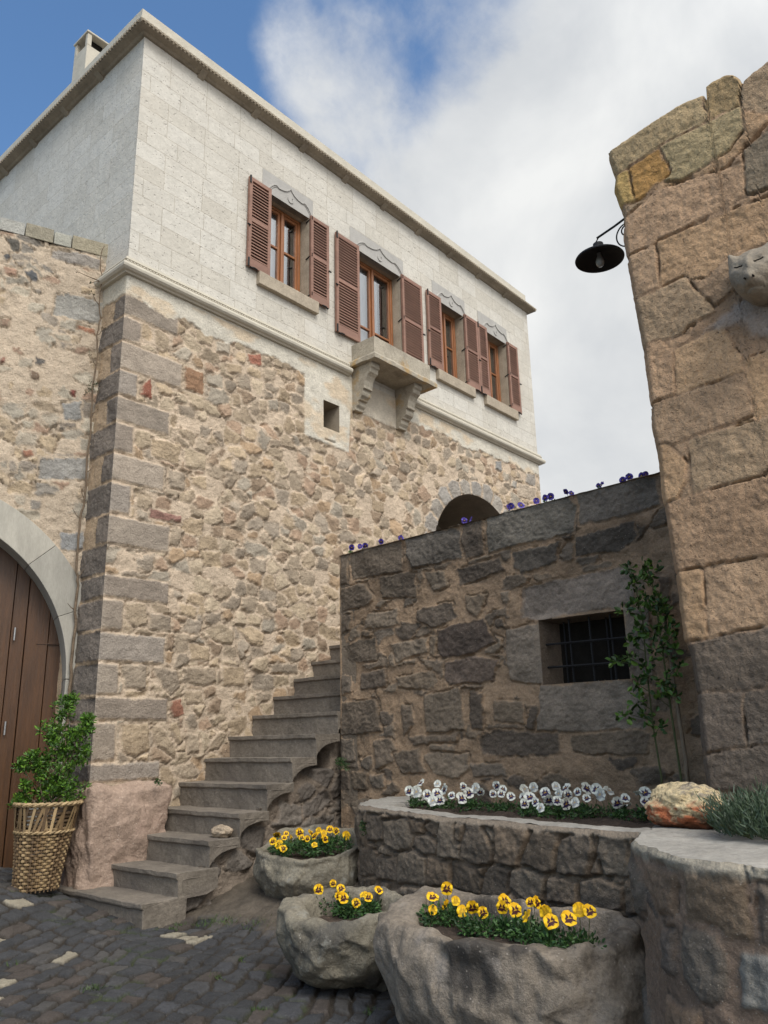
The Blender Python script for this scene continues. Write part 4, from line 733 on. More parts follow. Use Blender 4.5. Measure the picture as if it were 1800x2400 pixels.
# ================================================================ STAIRCASE
stair = thing('stone_staircase', (4.25, 7.2, 0), 'worn stone steps climbing along the foot of the white house', 'staircase')
NST = 15
GO, RI = .338, .2285
xs_ = [4.25+GO*k for k in range(NST+1)]; zs_ = [.205, .40, .632, .845, 1.09, 1.335, 1.57, 1.81]+[1.81+.236*(k+1) for k in range(NST)]
YO, YI = 6.44, 7.93
for k in range(NST):
    x, z = xs_[k], zs_[k]; RI = z-zs_[k-1] if k else .2285; zb = z-RI-.02 if k else -.3; xb = xs_[k]+GO+.30
    b = MB(); nose = [(x-.022, z), (x-.022, z-.038), (x-.014, z-.048), (x, z-.052)]
    yo = YO+(.0 if k < 2 else .006*(k % 3))
    yi = YI if k != 0 else 8.02
    inner = nose+[(x, zb), (xb, zb), (xb, z)]
    b.prism(inner[::-1], lambda p: (p[0], yo+.33, p[1]), lambda p: (p[0], yi, p[1]))
    if k < 2:
        outer = nose+[(x, -.3 if k == 0 else zb-.12), (xb-.06 if k else xb-.1, -.3 if k == 0 else zb-.12), (xb, zb+.06), (xb, z)]
        outer = nose+[(x, -.3 if k == 0 else zb), (x+GO+(.12 if k == 0 else -.03), -.3 if k == 0 else zb), (x+GO+.10, z-RI+.02), (x+GO+.10, z)]
    else:
        n = 10; cx, cz = x+GO+.02, z-RI-.02; rx, rz = GO+.02, RI-.065
        arc = [(cx-rx*math.cos(a), cz+rz*math.sin(a)) for a in [math.pi/2*i/n for i in range(n+1)]]
        outer = nose+[(x, z-RI)]+arc[0:]+[(x+GO+.02, z)]
        outer = nose+arc+[(x+GO+.02, z)]
    b.prism(outer[::-1], lambda p: (p[0], yo, p[1]), lambda p: (p[0], yo+.335, p[1]))
    # sunk panel line on the outer face
    if 0 < k: b.box(x+.045, x+.052, yo-.004, yo+.001, z-RI+.05, z-.06); b.box(x+.045, x+GO-.01, yo-.004, yo+.001, z-.062, z-.055)
    b.build('step', MT['step'], stair, bevel=.008, seg=1, sub=.10, disp=.008, dscale=7)
# plastered wall under the flight
us = np.linspace(4.6, 7.2, 210); vs = np.linspace(-.3, 2.4, 210); U, V, F = grid(us, vs)
H, C = stones(U, V, lin(110,97,83, 1.5), vor=(.34, .24, .9, .3), h=.035, gap=.012, rnd=.03, er=.04, tilt=.25, sat=.85, seed=205, pal=[lin(96,88,79, 1.5), lin(88,80,72, 1.5), lin(104,94,83, 1.5), lin(84,75,66, 1.5)], crack=.6)
H += (fbm(U*4, V*4, 200)-.5)*.05+(fbm(U*18, V*18, 201)-.5)*.02
lim = .205+.2285*((U-4.25)/GO-1.0)-.02; V2 = np.minimum(V, lim)
nk = sst(0, .03, polysd(U, V, [(6.31,1.20),(6.62,1.20),(6.62,1.40),(6.5,1.47),(6.40,1.47),(6.31,1.38)])); H = H-nk*.30; C = C*(1-.4*nk[..., None])  # niche is sunk, and its shade is also painted into the colour
obj('side_wall', mesh('side_wall', np.stack([U.ravel(), (6.55-H).ravel(), V2.ravel()], -1), F, cols=C.reshape(-1, 3), smooth=True), MT['dark_rubble'], stair)
b = MB(); b.box(9.3, 14.1, 6.5, 7.89, 2.0, 3.42); b.build('landing', MT['step'], stair)

# ================================================================ TERRACE WALL with barred window
terr = thing('terrace_wall', (6.9, 4.3, .9), 'dark rubble retaining wall with a small barred window and pansies along its top', 'wall')
XG = 6.65
us = snap(np.linspace(1.7, 6.44, 430), [3.0, 3.845]); vs = snap(np.linspace(-.1, 3.75, 350), [1.95, 2.54]); U, V, F = grid(us, vs)
top = 3.59+.028*(6.44-U)+(fbm(U*3, U*0, 220)-.5)*.04-sst(.03, 0, np.abs(U-4.395))*.02-sst(.03, 0, np.abs(U-5.46))*.02
V = -.1+(V+.1)/(3.75+.1)*(top+.1)
V = np.where(np.abs(V-1.95) < .006, 1.95, V)
GS = [lin(100,89,78), lin(92,82,72), lin(108,97,85), lin(84,75,67), lin(104,92,79), lin(97,88,79)]
dk = {17: lin(80,70,64), 18: lin(96,84,76), 10: lin(84,78,72), 11: lin(82,76,70), 4: lin(102,97,90), 5: lin(94,88,82), 2: lin(96,90,84), 12: lin(118,108,100), 29: lin(122,112,102), 24: lin(112,102,92), 42: lin(112,102,92)}
KG = 1.3
H, C = stones(U, V, lin(130,110,90, KG*1.05), vor=(.24, .15, .82, .62), polys=TR['G'], h=.022, gap=.006, rnd=.02, er=.045, tilt=.22, sat=.9, warm=(1.05, 1, .91), grow=.010, seed=211, pal=[tuple(c*KG for c in g) for g in GS], polypal=lambda i, P: tuple(c*KG for c in dk.get(i, GS[i % 6])), polyh=None, crack=.6, warp=.022)
H += (fbm(U*4, V*4, 230)-.5)*.05
ow = polysd(U, V, [(3.0,1.95),(3.845,1.95),(3.845,2.54),(3.0,2.54)]); H = H*sst(0, .06, -ow)+.012*(1-sst(0, .06, -ow)); H = np.where(U > 6.40, H*sst(6.44, 6.40, U), H)
H -= sst(1.25, .95, V)*sst(4.4, 3.6, U)*.05
st_ = sst(.55, .7, fbm(U*1.3, V*2.2, 240))[..., None]; C = C*(1-.28*st_)
F = cut(F, U, V, lambda u, v: (u > 3.0) & (u < 3.845) & (v > 1.953) & (v < 2.54))
tw = obj('rubble_wall', mesh('rubble_wall', np.stack([(XG-H).ravel(), U.ravel(), V.ravel()], -1), F[:, ::-1], cols=C.reshape(-1, 3), smooth=True), MT['dark_rubble'], terr)
b = MB(); g_ = lin(110,98,84, 1.15)
ys = np.linspace(1.7, 6.44, 40)
tp = lambda y: 3.59+.028*(6.44-y)
V = [(XG-.02, y, tp(y)-.01) for y in ys]+[(XG+.35, y, tp(y)-.01) for y in ys]; n = len(ys); b.add(V, [(i, i+1, n+i+1, n+i) for i in range(n-1)], g_)
b.box(XG+.005, XG+.35, 6.2, 6.438, .6, 3.56, g_); b.box(XG+.35, XG+5.5, 6.3, 6.438, .6, 3.5, g_); b.box(XG+.35, XG+.4, 1.7, 6.3, .3, 3.5, g_)
b.build('wall_core', MT['dark_rubble'], terr)
b = MB(); b.box(XG+.30, XG+5.5, -3, 6.4, 3.40, 3.53); b.build('soil', MT['soil'], terr, sub=.9, disp=.03, dscale=2)
b = MB(); x0, x1 = XG-.014, XG+.30
b.add([(x0,3.0,1.95),(x0,3.845,1.95),(x0,3.845,2.54),(x0,3.0,2.54),(x1,3.02,1.95),(x1,3.78,1.95),(x1,3.78,2.52),(x1,3.02,2.52)], [(0,1,5,4),(1,2,6,5),(2,3,7,6),(3,0,4,7)], lin(104,92,80, 1.3))
wr = b.build('window', MT['dark_rubble'], terr, label='small square barred window in the dark wall')
b = MB(); b.box(XG+.27, XG+.275, 2.95, 3.85, 1.9, 2.6); b.build('pane', MT['dark'], wr)  # opaque dark sheet; the unlit inside is put into its colour
b = MB()
for y in (3.58, 3.375, 3.17): b.tube([(XG+.09, y, 1.95), (XG+.085, y+.005, 2.54)], .011, 6)
for z in (2.10, 2.31): b.tube([(XG+.07, 3.0, z), (XG+.07, 3.845, z+.008)], .011, 6)
for y in (3.70, 3.27): b.tube([(XG+.20, y, 1.95), (XG+.20, y, 2.54)], .008, 5)
b.build('iron_grille', MT['iron'], wr)

# ================================================================ RIGHT-HAND STONE WALL
rw = thing('block_wall', (5.3, 1.0, 1.0), 'tall broken-topped wall of big tan tuff blocks filling the right edge', 'wall')
XR = 4.9
E = sorted([(z, y) for y, z in TR['Redge'] if not 3.2 < z < 3.43]); ez = [p[0] for p in E]; ey = [p[1] for p in E]
Tt = sorted([(y, z) for y, z in TR['Rtop']]+[(.6, 5.86), (.2, 6.0), (-.3, 6.05), (-1.2, 6.0)]); ty = [p[0] for p in Tt]; tz = [p[1] for p in Tt]
nu, nv = 340, 460
s = np.linspace(0, 1, nu); t = np.linspace(0, 1, nv); S, T = np.meshgrid(s, t)
U0 = -1.0+S*(1.93+1.0); TOP = np.interp(U0, ty, tz)-.0; V = .85+T*(TOP-.85)
U = U0+S**10*(np.interp(V, ez, ey)-1.93)
RC = [lin(154,129,108), lin(160,134,110), lin(150,127,107), lin(163,136,111), lin(156,135,114)]
KR = 1.26
sp_ = {0: lin(152,134,108), 1: lin(146,126,98), 2: lin(158,142,114), 3: lin(160,136,94), 4: lin(160,125,82), 6: lin(120,108,94), 18: lin(98,88,80), 19: lin(88,80,76), 20: lin(84,78,74), 21: lin(90,84,80)}
nR = len(TR['R'])
def rp(i, P):
    zc = sum(p[1] for p in P)/len(P)
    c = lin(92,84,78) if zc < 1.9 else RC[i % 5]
    return tuple(v*KR for v in sp_.get(i, c))
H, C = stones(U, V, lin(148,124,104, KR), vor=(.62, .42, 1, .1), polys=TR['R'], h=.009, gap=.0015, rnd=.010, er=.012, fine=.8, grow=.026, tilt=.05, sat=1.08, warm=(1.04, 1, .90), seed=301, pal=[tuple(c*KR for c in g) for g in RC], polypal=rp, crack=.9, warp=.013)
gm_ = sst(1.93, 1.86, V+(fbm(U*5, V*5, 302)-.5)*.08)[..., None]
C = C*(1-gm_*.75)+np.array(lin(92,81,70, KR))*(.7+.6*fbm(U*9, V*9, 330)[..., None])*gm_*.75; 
cem = sst(-.03, .05, polysd(U+(fbm(U*6, V*6, 310)-.5)*.18, V+(fbm(U*6, V*6, 311)-.5)*.18, [(1.45,4.02),(1.1,4.12),(.7,4.2),(-.9,4.4),(-.9,2.95),(.55,3.05),(.75,3.3),(.95,3.65),(1.15,3.85)]))[..., None]
C = C*(1-cem*.75)+np.array(lin(150,138,128, KR))*cem*.75; H = H*(1-cem[..., 0]*.6)+cem[..., 0]*(.022+.02*(fbm(U*9, V*9, 315)-.5))
H += (fbm(U*3, V*3, 320)-.5)*.03
rd = np.minimum((TOP-V), (np.interp(V, ez, ey)-U)); H -= (1-sst(0, .07, rd))**2*.07
_, _, F = grid(s, t)
P = np.stack([(XR-H).ravel(), U.ravel(), V.ravel()], -1)
# returns of the wall: left end and top
idx = np.arange(nu*nv).reshape(nv, nu); le = idx[:, -1]; te = idx[-1, :]
n0 = len(P); nl = 6
sideP = []; 
for j in range(1, nl+1):
    q = P[le].copy(); q[:, 0] += 1.9*j/nl+.05; q[:, 1] += (rng.random(len(q))-.5)*.01+.03*math.sin(j*1.3); sideP.append(q)
P = np.vstack([P]+sideP); Fs = []
prev = le
for j in range(nl):
    cur = n0+j*nv+np.arange(nv); Fs.append(np.stack([prev[:-1], prev[1:], cur[1:], cur[:-1]], -1)); prev = cur
n1 = len(P); q = P[te].copy(); q[:, 0] += .9; q[:, 2] -= .05; q[0] = q[0]; P = np.vstack([P, q]); cur = n1+np.arange(nu)
Fs.append(np.stack([te[:-1], te[1:], cur[1:], cur[:-1]], -1))
cc = C.reshape(-1, 3); cc = np.vstack([cc]+[cc[le]]*nl+[cc[te]])
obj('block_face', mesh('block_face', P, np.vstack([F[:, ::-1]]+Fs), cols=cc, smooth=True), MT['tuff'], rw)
b = MB(); b.box(XR+.08, XR+1.75, -1.0, 1.72, .2, 5.5, lin(130,108,88)); b.build('wall_core', MT['dark_rubble'], rw)
# ================================================================ RAISED BED (curved low wall) and PLANTER
def pathgrid(path, vs, du):
    pts = [Vector((a, b)) for a, b in path]; Ls = [0]
    for a, b in zip(pts[:-1], pts[1:]): Ls.append(Ls[-1]+(b-a).length)
    # light smoothing: sample then average
    n = int(Ls[-1]/du); S = np.linspace(0, Ls[-1], n)
    X = np.interp(S, Ls, [p.x for p in pts]); Y = np.interp(S, Ls, [p.y for p in pts])
    k = max(3, int(.14/du)); ker = np.ones(k)/k
    pad = lambda A: np.convolve(np.concatenate([2*A[0]-A[1:k+1][::-1], A, 2*A[-1]-A[-k-1:-1][::-1]]), ker, 'same')[k:-k]
    X, Y = pad(X), pad(Y); tx = np.gradient(X); ty = np.gradient(Y); l = np.hypot(tx, ty)
    nx, ny = ty/l, -tx/l
    return S, X, Y, nx, ny
def pathwall(path, z0, z1, du, sign, **kw):
    S, X, Y, nx, ny = pathgrid(path, None, du); nx = nx*sign; ny = ny*sign
    vs = np.linspace(z0, z1, int((z1-z0)/du)); U, V, F = grid(S, vs)
    H, C = stones(U, V, **kw)
    return S, X, Y, nx, ny, U, V, F, H, C
BED = [(6.9,5.80),(6.65,5.72),(5.95,5.5),(5.74,5.33),(5.55,5.0),(5.26,4.3),(5.13,3.7),(4.96,2.85),(4.86,2.27),(4.8,1.7)]
OFFB = math.hypot(.25, .08)
bed = thing('flower_bed', (5.6, 4.0, .3), 'low curved bed of grey stones with a cement rim, planted with white pansies', 'flower bed')
BS = [lin(92,83,74), lin(102,93,83), lin(82,73,64), lin(108,98,87), lin(96,86,76), lin(86,78,70), lin(104,91,78)]
KB = 1.22
bp2 = [[(u+OFFB, v) for u, v in P] for P in TR['bed']]
S, X, Y, nx, ny, U, V, F, H, C = pathwall(BED, -.2, .945, .011, -1, mortar=lin(112,97,82, KB), vor=(.17, .22, .9, .1), polys=bp2, h=.040, gap=.005, rnd=.022, er=.03, tilt=.2, sat=.9, warm=(1.06, 1, .90), grow=.006, seed=401, pal=[tuple(c*KB for c in g) for g in BS], polypal=lambda i, P: tuple(c*KB for c in BS[(i*3) % 7]), crack=.9, warp=.012)
topw = .93+(fbm(U*5, U*0, 402)-.5)*.03; V = -.2+(V+.2)/1.145*(topw+.2)
rim_ = sst(.055, .03, topw-V+(fbm(U*8, V*8, 403)-.5)*.05)[..., None]; C = C*(1-rim_)+np.array(lin(116,104,90, 1.45))*rim_; H = H*(1-rim_[..., 0])+.03*rim_[..., 0]
H -= (1-sst(0, .05, topw-V))**2*.03
PX = X[None, :]+nx[None, :]*H; PY = Y[None, :]+ny[None, :]*H
if ((nx*(-.7)+ny*(-.7)).mean() < 0): PX = X[None, :]-nx[None, :]*H; PY = Y[None, :]-ny[None, :]*H; nx, ny = -nx, -ny
obj('stone_wall', mesh('stone_wall', np.stack([PX.ravel(), PY.ravel(), V.ravel()], -1), F, cols=C.reshape(-1, 3), smooth=True), MT['dark_rubble'], bed)
# rim and soil
n = len(X); W_ = .17+.08*fbm(S*2.5, S*0, 410)+.55*sst(1.75, 1.1, S)
V = []; m = 8
for j in range(m):
    q = j/(m-1); zz_ = .93+.012*math.sin(q*3)-.03*(q > .95)
    for i in range(n): V.append((PX[-1, i]-nx[i]*W_[i]*q, PY[-1, i]-ny[i]*W_[i]*q, V_ if False else (float(topw[-1, i])+.008*math.sin(q*3.1)+(float(fbm(np.array(S[i]*9), np.array(q*3.), 5))-.5)*.018 if j < m-1 else .87)))
V = np.array(V); idx = np.arange(m*n).reshape(m, n)
Fq = np.stack([idx[:-1, :-1], idx[:-1, 1:], idx[1:, 1:], idx[1:, :-1]], -1).reshape(-1, 4)
obj('cement_rim', mesh('cement_rim', V, Fq, smooth=True), MT['cement'], bed)
us = np.linspace(4.75, 6.75, 120); vs = np.linspace(1.3, 5.7, 240); U, V, F = grid(us, vs)
Z = .90+(fbm(U*5, V*5, 420)-.5)*.08+(fbm(U*22, V*22, 421)-.5)*.03
bx_ = np.interp(V, Y[::-1], X[::-1]) if Y[0] > Y[-1] else np.interp(V, Y, X)
F = cut(F, U-bx_, V, lambda u, v: u < .1)
obj('soil', mesh('soil', np.stack([U.ravel(), V.ravel(), Z.ravel()], -1), F, smooth=True), MT['soil'], bed)

PLA = [(5.6,2.12),(5.2,2.1),(4.69,2.06),(4.31,1.99),(3.95,1.86),(3.68,1.65),(3.53,1.48),(3.46,1.28),(3.44,1.05),(3.46,.5),(3.5,-.3),(3.5,-.9)]
OFFP = .4
pla = thing('round_planter', (4.3, 1.0, 0), 'round-cornered masonry planter with a smooth cement top at the lower right', 'planter')
pp2 = [[(u+OFFP, v) for u, v in P] for P in TR['pla']]
PS = [lin(100,86,74), lin(106,92,78), lin(80,73,68), lin(86,80,74), lin(114,112,108), lin(100,85,72), lin(92,83,75), lin(106,92,78)]
KP = 1.35
S, X, Y, nx, ny, U, V, F, H, C = pathwall(PLA, -.35, 1.0, .010, -1, mortar=lin(112,96,84, KP), vor=(.40, .34, .9, .5), polys=pp2, h=.022, gap=.014, rnd=.05, er=.03, warm=(1.04, 1, .92), seed=501, pal=[tuple(c*KP for c in g) for g in PS[:4]], polypal=lambda i, P: tuple(c*KP for c in PS[i % 8]), crack=.5, warp=.02)
H += (fbm(U*4, V*4, 502)-.5)*.05
topp = 1.0+(fbm(U*6, U*0, 503)-.5)*.02; V = -.35+(V+.35)/1.35*(topp+.35)
H += .012*sst(.07, .02, topp-V); H -= (1-sst(0, .03, topp-V))**2*.02
rim_ = sst(.07, .03, topp-V+(fbm(U*9, V*9, 504)-.5)*.06)[..., None]; C = C*(1-rim_)+np.array(lin(128,120,106, 1.5))*rim_
if ((nx*(-.7)+ny*(-.7)).mean() < 0): nx, ny = -nx, -ny
PX = X[None, :]+nx[None, :]*H; PY = Y[None, :]+ny[None, :]*H
obj('stone_side', mesh('stone_side', np.stack([PX.ravel(), PY.ravel(), V.ravel()], -1), F, cols=C.reshape(-1, 3), smooth=True), MT['dark_rubble'], pla)
n = len(X); m = 40; V = []
for j in range(m):
    q = (j/(m-1))**1.5
    for i in range(n):
        x = PX[-1, i]*(1-q)+(5.2 if S[i] > .6 else 5.2)*q; y = PY[-1, i]*(1-q)+(.6+.4*np.cos(S[i]/S[-1]*3.1))*q
        V.append((x, y, float(topp[-1, i])*(1-q)+1.0*q))
V = np.array(V); V[:, 2] += ((fbm(V[:, 0]*4, V[:, 1]*4, 505)-.5)*.03*np.repeat(sst(0, .3, np.linspace(0, 1, m)), n))+0*(fbm(V[:, 0]*20, V[:, 1]*20, 506)-.5)*.008
idx = np.arange(m*n).reshape(m, n); Fq = np.stack([idx[:-1, :-1], idx[:-1, 1:], idx[1:, 1:], idx[1:, :-1]], -1).reshape(-1, 4)
obj('cement_top', mesh('cement_top', V, Fq, smooth=True), MT['cement'], pla)

# ================================================================ STREET: uneven basalt setts
def gz(x, y):
    z = np.where(y > 6.42, .12*(np.minimum(y, 14)-6.42), .045*(np.maximum(y, -8)-6.42))
    z = z+.25*np.clip(4.25-x, 0, 1.2)*sst(6.6, 7.9, y)
    d = sst(4.5, 6.2, x)*.34*sst(3.8, 5.2, y); return z+d
def spaced(a, b, d, far, A, B):
    c = np.arange(a, b, d); L_ = [a-d*2]; 
    while L_[-1] > A: L_.append(L_[-1]-abs(L_[-1]-L_[-2] if len(L_) > 1 else d*2)*1.35)
    R_ = [b+d]
    st_ = d*2
    while R_[-1] < B: st_ *= 1.35; R_.append(R_[-1]+st_)
    return np.array(sorted(L_[1:] if False else L_)+list(c)+R_)
us = spaced(1.6, 6.9, .0125, 1, -60, 60); vs = spaced(2.4, 9.4, .0125, 1, -60, 60); U, V, F = grid(us, vs)
inn = (U > 1.5) & (U < 7) & (V > 2.3) & (V < 9.5)
ang = R(24); ru = U*math.cos(ang)+V*math.sin(ang); rv = -U*math.sin(ang)+V*math.cos(ang)
ru += (fbm(U*1.1, V*1.1, 601)-.5)*.35; rv += (fbm(U*1.3+9, V*1.3, 602)-.5)*.35
bw, bh = .20, .14
wu = ru+(fbm(U*14, V*14, 603)-.5)*.035; wv = rv+(fbm(U*14, V*14, 604)-.5)*.035
row = np.floor(wv/bh); offx = hsh(row, row*0, 605)
# per-row irregular sett lengths
gx = wu/bw+offx; ci = np.floor(gx); fx = gx-ci
jl = (hsh(ci, row, 606)-.5)*.42; jr = (hsh(ci+1, row, 606)-.5)*.42
cid = np.where(fx < jl, ci-1, np.where(fx > 1+jr, ci+1, ci)); 
l_ = np.where(fx < jl, 0, 0); dxl = np.minimum(np.abs(fx-jl), np.abs(1+jr-fx))*bw
fy = wv/bh-row; jt = (hsh(cid, row, 607)-.5)*.1; dyl = np.minimum(fy, 1-fy)*bh
e = np.minimum(dxl, dyl)-.007-.006*hsh(cid, row, 608)-.012*(fbm(U*5, V*5, 609)-.5)
m = sst(0, .009, e); hid = hsh(cid, row, 610)
Hs = m*(.015+.014*hid)+m*((hsh(cid, row, 611)-.5)*(fx-.5)*.022+(hsh(cid, row, 612)-.5)*(fy-.5)*.018)+(fbm(U*30, V*30, 613)-.5)*.008*m+(fbm(U*50, V*50, 614)-.5)*.012*(1-m)
Hs += (fbm(U*1.5, V*1.5, 616)-.5)*.05
base = np.array([lin(71,71,72), lin(78,77,77), lin(62,62,63), lin(86,83,80), lin(84,76,70), lin(74,74,76), lin(68,68,69)])*.80
Cg = base[np.minimum((hid*7).astype(int), 6)]*(.75+.5*fbm(U*9, V*9, 617)[..., None])
jc = np.array(lin(52,46,39))*(.6+.8*fbm(U*8, V*8, 618)[..., None]); mo = .6*sst(.60, .70, fbm(U*2.1, V*2.1, 619))[..., None]; jc = jc*(1-mo)+np.array(lin(62,74,44))*mo
C = jc*(1-m[..., None])+Cg*m[..., None]
# a few pale setts let into the paving
for (px, py, r_) in [(3.10,6.80,1),(3.72,7.35,1),(3.43,6.18,1),(2.62,5.62,1),(2.85,6.02,1),(4.36,6.0,1),(4.42,5.86,1),(4.28,6.14,1),(3.05,7.9,1),(3.0,4.0,1)]:
    pu = px*math.cos(ang)+py*math.sin(ang)
    k = np.argmin((U-px)**2+(V-py)**2+(~inn)*9); kk = np.unravel_index(k, U.shape)
    same = (cid == cid[kk]) & (row == row[kk]) & (np.hypot(U-px, V-py) < .4)
    same = same*m; C = C*(1-same[..., None]*.8)+np.array(lin(160,150,130))*same[..., None]*.8
# bare earth along the foot of the steps and troughs
er = sst(.0, .25, (U-4.62)+(V-6.4)*.12+(fbm(U*4, V*4, 620)-.5)*.5)*sst(3.9, 4.6, V)[...]
C = C*(1-er[..., None])+np.array(lin(92,83,72, .95))*(.6+.8*fbm(U*10, V*10, 621)[..., None])*er[..., None]; Hs = Hs*(1-er*.8)+er*(.02+.03*(fbm(U*12, V*12, 622)-.5))
Hs = np.where(inn, Hs, .01); C = np.where(inn[..., None], C, np.array(lin(84,80,78)))
Z = gz(U, V)+Hs-.012
st = obj('street', mesh('street', np.stack([U.ravel(), V.ravel(), Z.ravel()], -1), F, cols=C.reshape(-1, 3), smooth=True), MT['paver']); st['kind'] = 'structure'

# ================================================================ STONE TROUGHS
def trough(rim, base, zr_fun, zb, wall, name, label, mat, soilz, seed, bulge=.06, waist=None, disp=.03, pw=.62):
    """rim, base: plan outlines (same count); rim heights per point"""
    t = thing('stone_trough', (sum(p[0] for p in rim)/len(rim), sum(p[1] for p in rim)/len(rim), zb), label, 'stone trough')
    def resample(P, n=170):
        P = [Vector(p) for p in P]; k = len(P); out_ = []
        for i in range(n):
            f = i/n*k; a = int(f); q = f-a; p0, p1, p2, p3 = (P[(a+j-1) % k] for j in range(4))
            out_.append(.5*((2*p1)+(-p0+p2)*q+(2*p0-5*p1+4*p2-p3)*q*q+(-p0+3*p1-3*p2+p3)*q**3))
        return out_
    Rm = resample([(x, y, z) for (x, y), z in zip(rim, zr_fun)]); Bs = resample([(x, y, zb) for x, y in base])
    c = sum(Rm, Vector())/len(Rm); n = len(Rm); rings = []
    if isinstance(wall, list): kk = len(wall); wl = [wall[int(i/n*kk)]*(1-(i/n*kk) % 1)+wall[(int(i/n*kk)+1) % kk]*((i/n*kk) % 1) for i in range(n)]
    else: wl = [wall]*n
    def inward(i, d, z):
        v = Vector((c.x-Rm[i].x, c.y-Rm[i].y)); l = v.length; tn = Rm[(i+2) % n]-Rm[i-2]; nn = Vector((-tn.y, tn.x)).normalized()
        if nn.dot(v) < 0: nn = -nn
        q = (nn*.75+v.normalized()*.25); return Vector((Rm[i].x+q.x*d, Rm[i].y+q.y*d, z))
    rings.append([Vector((b.x*.0+(sum(p.x for p in Bs)/n), sum(p.y for p in Bs)/n, zb)) .lerp(b, .02) for b in Bs])
    for f in (.5, .85): rings.append([Vector((sum(p.x for p in Bs)/n, sum(p.y for p in Bs)/n, zb)).lerp(b, f) for b in Bs])
    K = 20
    for j in range(K):
        q = j/(K-1); rg = []
        for i in range(n):
            p = Bs[i].lerp(Rm[i], q**pw if q < 1 else 1); p.z = zb+(Rm[i].z-.045-zb)*q
            o_ = Vector((p.x-c.x, p.y-c.y)).normalized()*bulge*math.sin(math.pi*min(1, q*1.05))
            rg.append(Vector((p.x+o_.x, p.y+o_.y, p.z)))
        rings.append(rg)
    rings.append([Vector((Rm[i].x, Rm[i].y, Rm[i].z-.012)) for i in range(n)])
    rings.append([inward(i, wl[i]*.22, Rm[i].z) for i in range(n)])
    rings.append([inward(i, wl[i]*.7, Rm[i].z-.004) for i in range(n)])
    rings.append([inward(i, wl[i], Rm[i].z-.03) for i in range(n)])
    rings.append([inward(i, wl[i]*1.15, min(Rm[i].z-.06, soilz)-.06) for i in range(n)])
    V = [v for r_ in rings for v in r_]; m = len(rings)
    V = [v+Vector(mnoise.noise_vector(v*4+Vector((seed, 0, 0))))*disp+Vector(mnoise.noise_vector(v*11+Vector((0, seed, 0))))*disp*.45+Vector(mnoise.noise_vector(v*24))*disp*.26+Vector((1, 1, 1))*(-abs(mnoise.noise(v*8+Vector((3, seed, 0))))*disp*.45-max(0, mnoise.noise(v*38)-.25)*disp*.35) for v in V]
    F = [(i*n+k, i*n+(k+1) % n, (i+1)*n+(k+1) % n, (i+1)*n+k) for i in range(m-1) for k in range(n)]
    me = mesh('trough_body', V, F, smooth=True); o = obj('trough_body', me, mat, t)
    ms = o.modifiers.new('sub', 'SUBSURF'); ms.levels = 1; ms.render_levels = 1
    # soil
    sv = []; 
    for q in (0, .25, .5, .75, 1.0): sv += [Vector((c.x, c.y, 0)).lerp(inward(i, wl[i]*.9, 0), q) for i in range(n)]
    sv = [(v.x, v.y, soilz-.03*(k_//n == 4)+.035*mnoise.noise(Vector((v.x*6, v.y*6, seed)))+.02*mnoise.noise(Vector((v.x*20, v.y*20, seed)))) for k_, v in enumerate(sv)]
    obj('soil', mesh('soil', sv, [(a*n+k, a*n+(k+1) % n, (a+1)*n+(k+1) % n, (a+1)*n+k) for a in range(4) for k in range(n)], smooth=True), MT['soil'], t)
    return t
# pale round trough beside the steps
trough([(5.30,6.22),(5.22,5.92),(5.32,5.62),(5.55,5.47),(5.80,5.42),(6.02,5.58),(6.05,5.85),(5.92,6.15),(5.66,6.34)],
       [(5.48,6.18),(5.42,5.98),(5.47,5.80),(5.62,5.68),(5.78,5.66),(5.90,5.74),(5.92,5.88),(5.85,6.05),(5.65,6.2)],
       [.55,.53,.50,.50,.57,.66,.68,.70,.66], .10, .075, 't', 'pale grey rounded stone trough of yellow pansies beside the lower steps', MT['trough'], .455, 1.3, bulge=.09, disp=.04)
trough([(4.42,4.58),(4.22,4.60),(4.06,4.52),(3.96,4.36),(3.97,4.18),(4.05,4.02),(4.22,3.88),(4.45,3.80),(4.70,3.92),(4.80,4.12),(4.76,4.35),(4.62,4.50)],
       [(4.58,4.50),(4.46,4.52),(4.38,4.48),(4.34,4.38),(4.36,4.27),(4.42,4.17),(4.50,4.10),(4.60,4.06),(4.70,4.12),(4.76,4.24),(4.74,4.36),(4.67,4.45)],
       [.45,.46,.45,.41,.37,.36,.39,.42,.43,.45,.48,.47], -.10, [.1,.14,.19,.2,.15,.1,.08,.08,.09,.09,.09,.1], 't', 'small lumpy stone trough of yellow pansies between the two bigger troughs', MT['trough'], .305, 5.1, bulge=.09, disp=.05)
trough([(4.38,3.58),(4.14,3.60),(3.92,3.50),(3.80,3.32),(3.77,3.05),(3.76,2.74),(3.80,2.46),(3.90,2.22),(4.10,2.06),(4.32,2.04),(4.47,2.25),(4.45,2.6),(4.44,3.0),(4.47,3.35)],
       [(4.36,3.22),(4.20,3.24),(4.08,3.18),(4.00,3.06),(3.95,2.92),(3.94,2.72),(3.95,2.50),(4.0,2.30),(4.14,2.18),(4.30,2.16),(4.42,2.3),(4.42,2.62),(4.42,3.0),(4.42,3.3)],
       [.57,.55,.51,.485,.48,.475,.48,.49,.50,.53,.56,.57,.58,.58], -.22, [.14,.2,.23,.22,.18,.16,.15,.15,.16,.14,.1,.1,.1,.12], 't', 'largest stone trough, long brown block of yellow pansies in the foreground', MT['trough_warm'], .425, 9.7, bulge=.09, disp=.055, pw=.8)

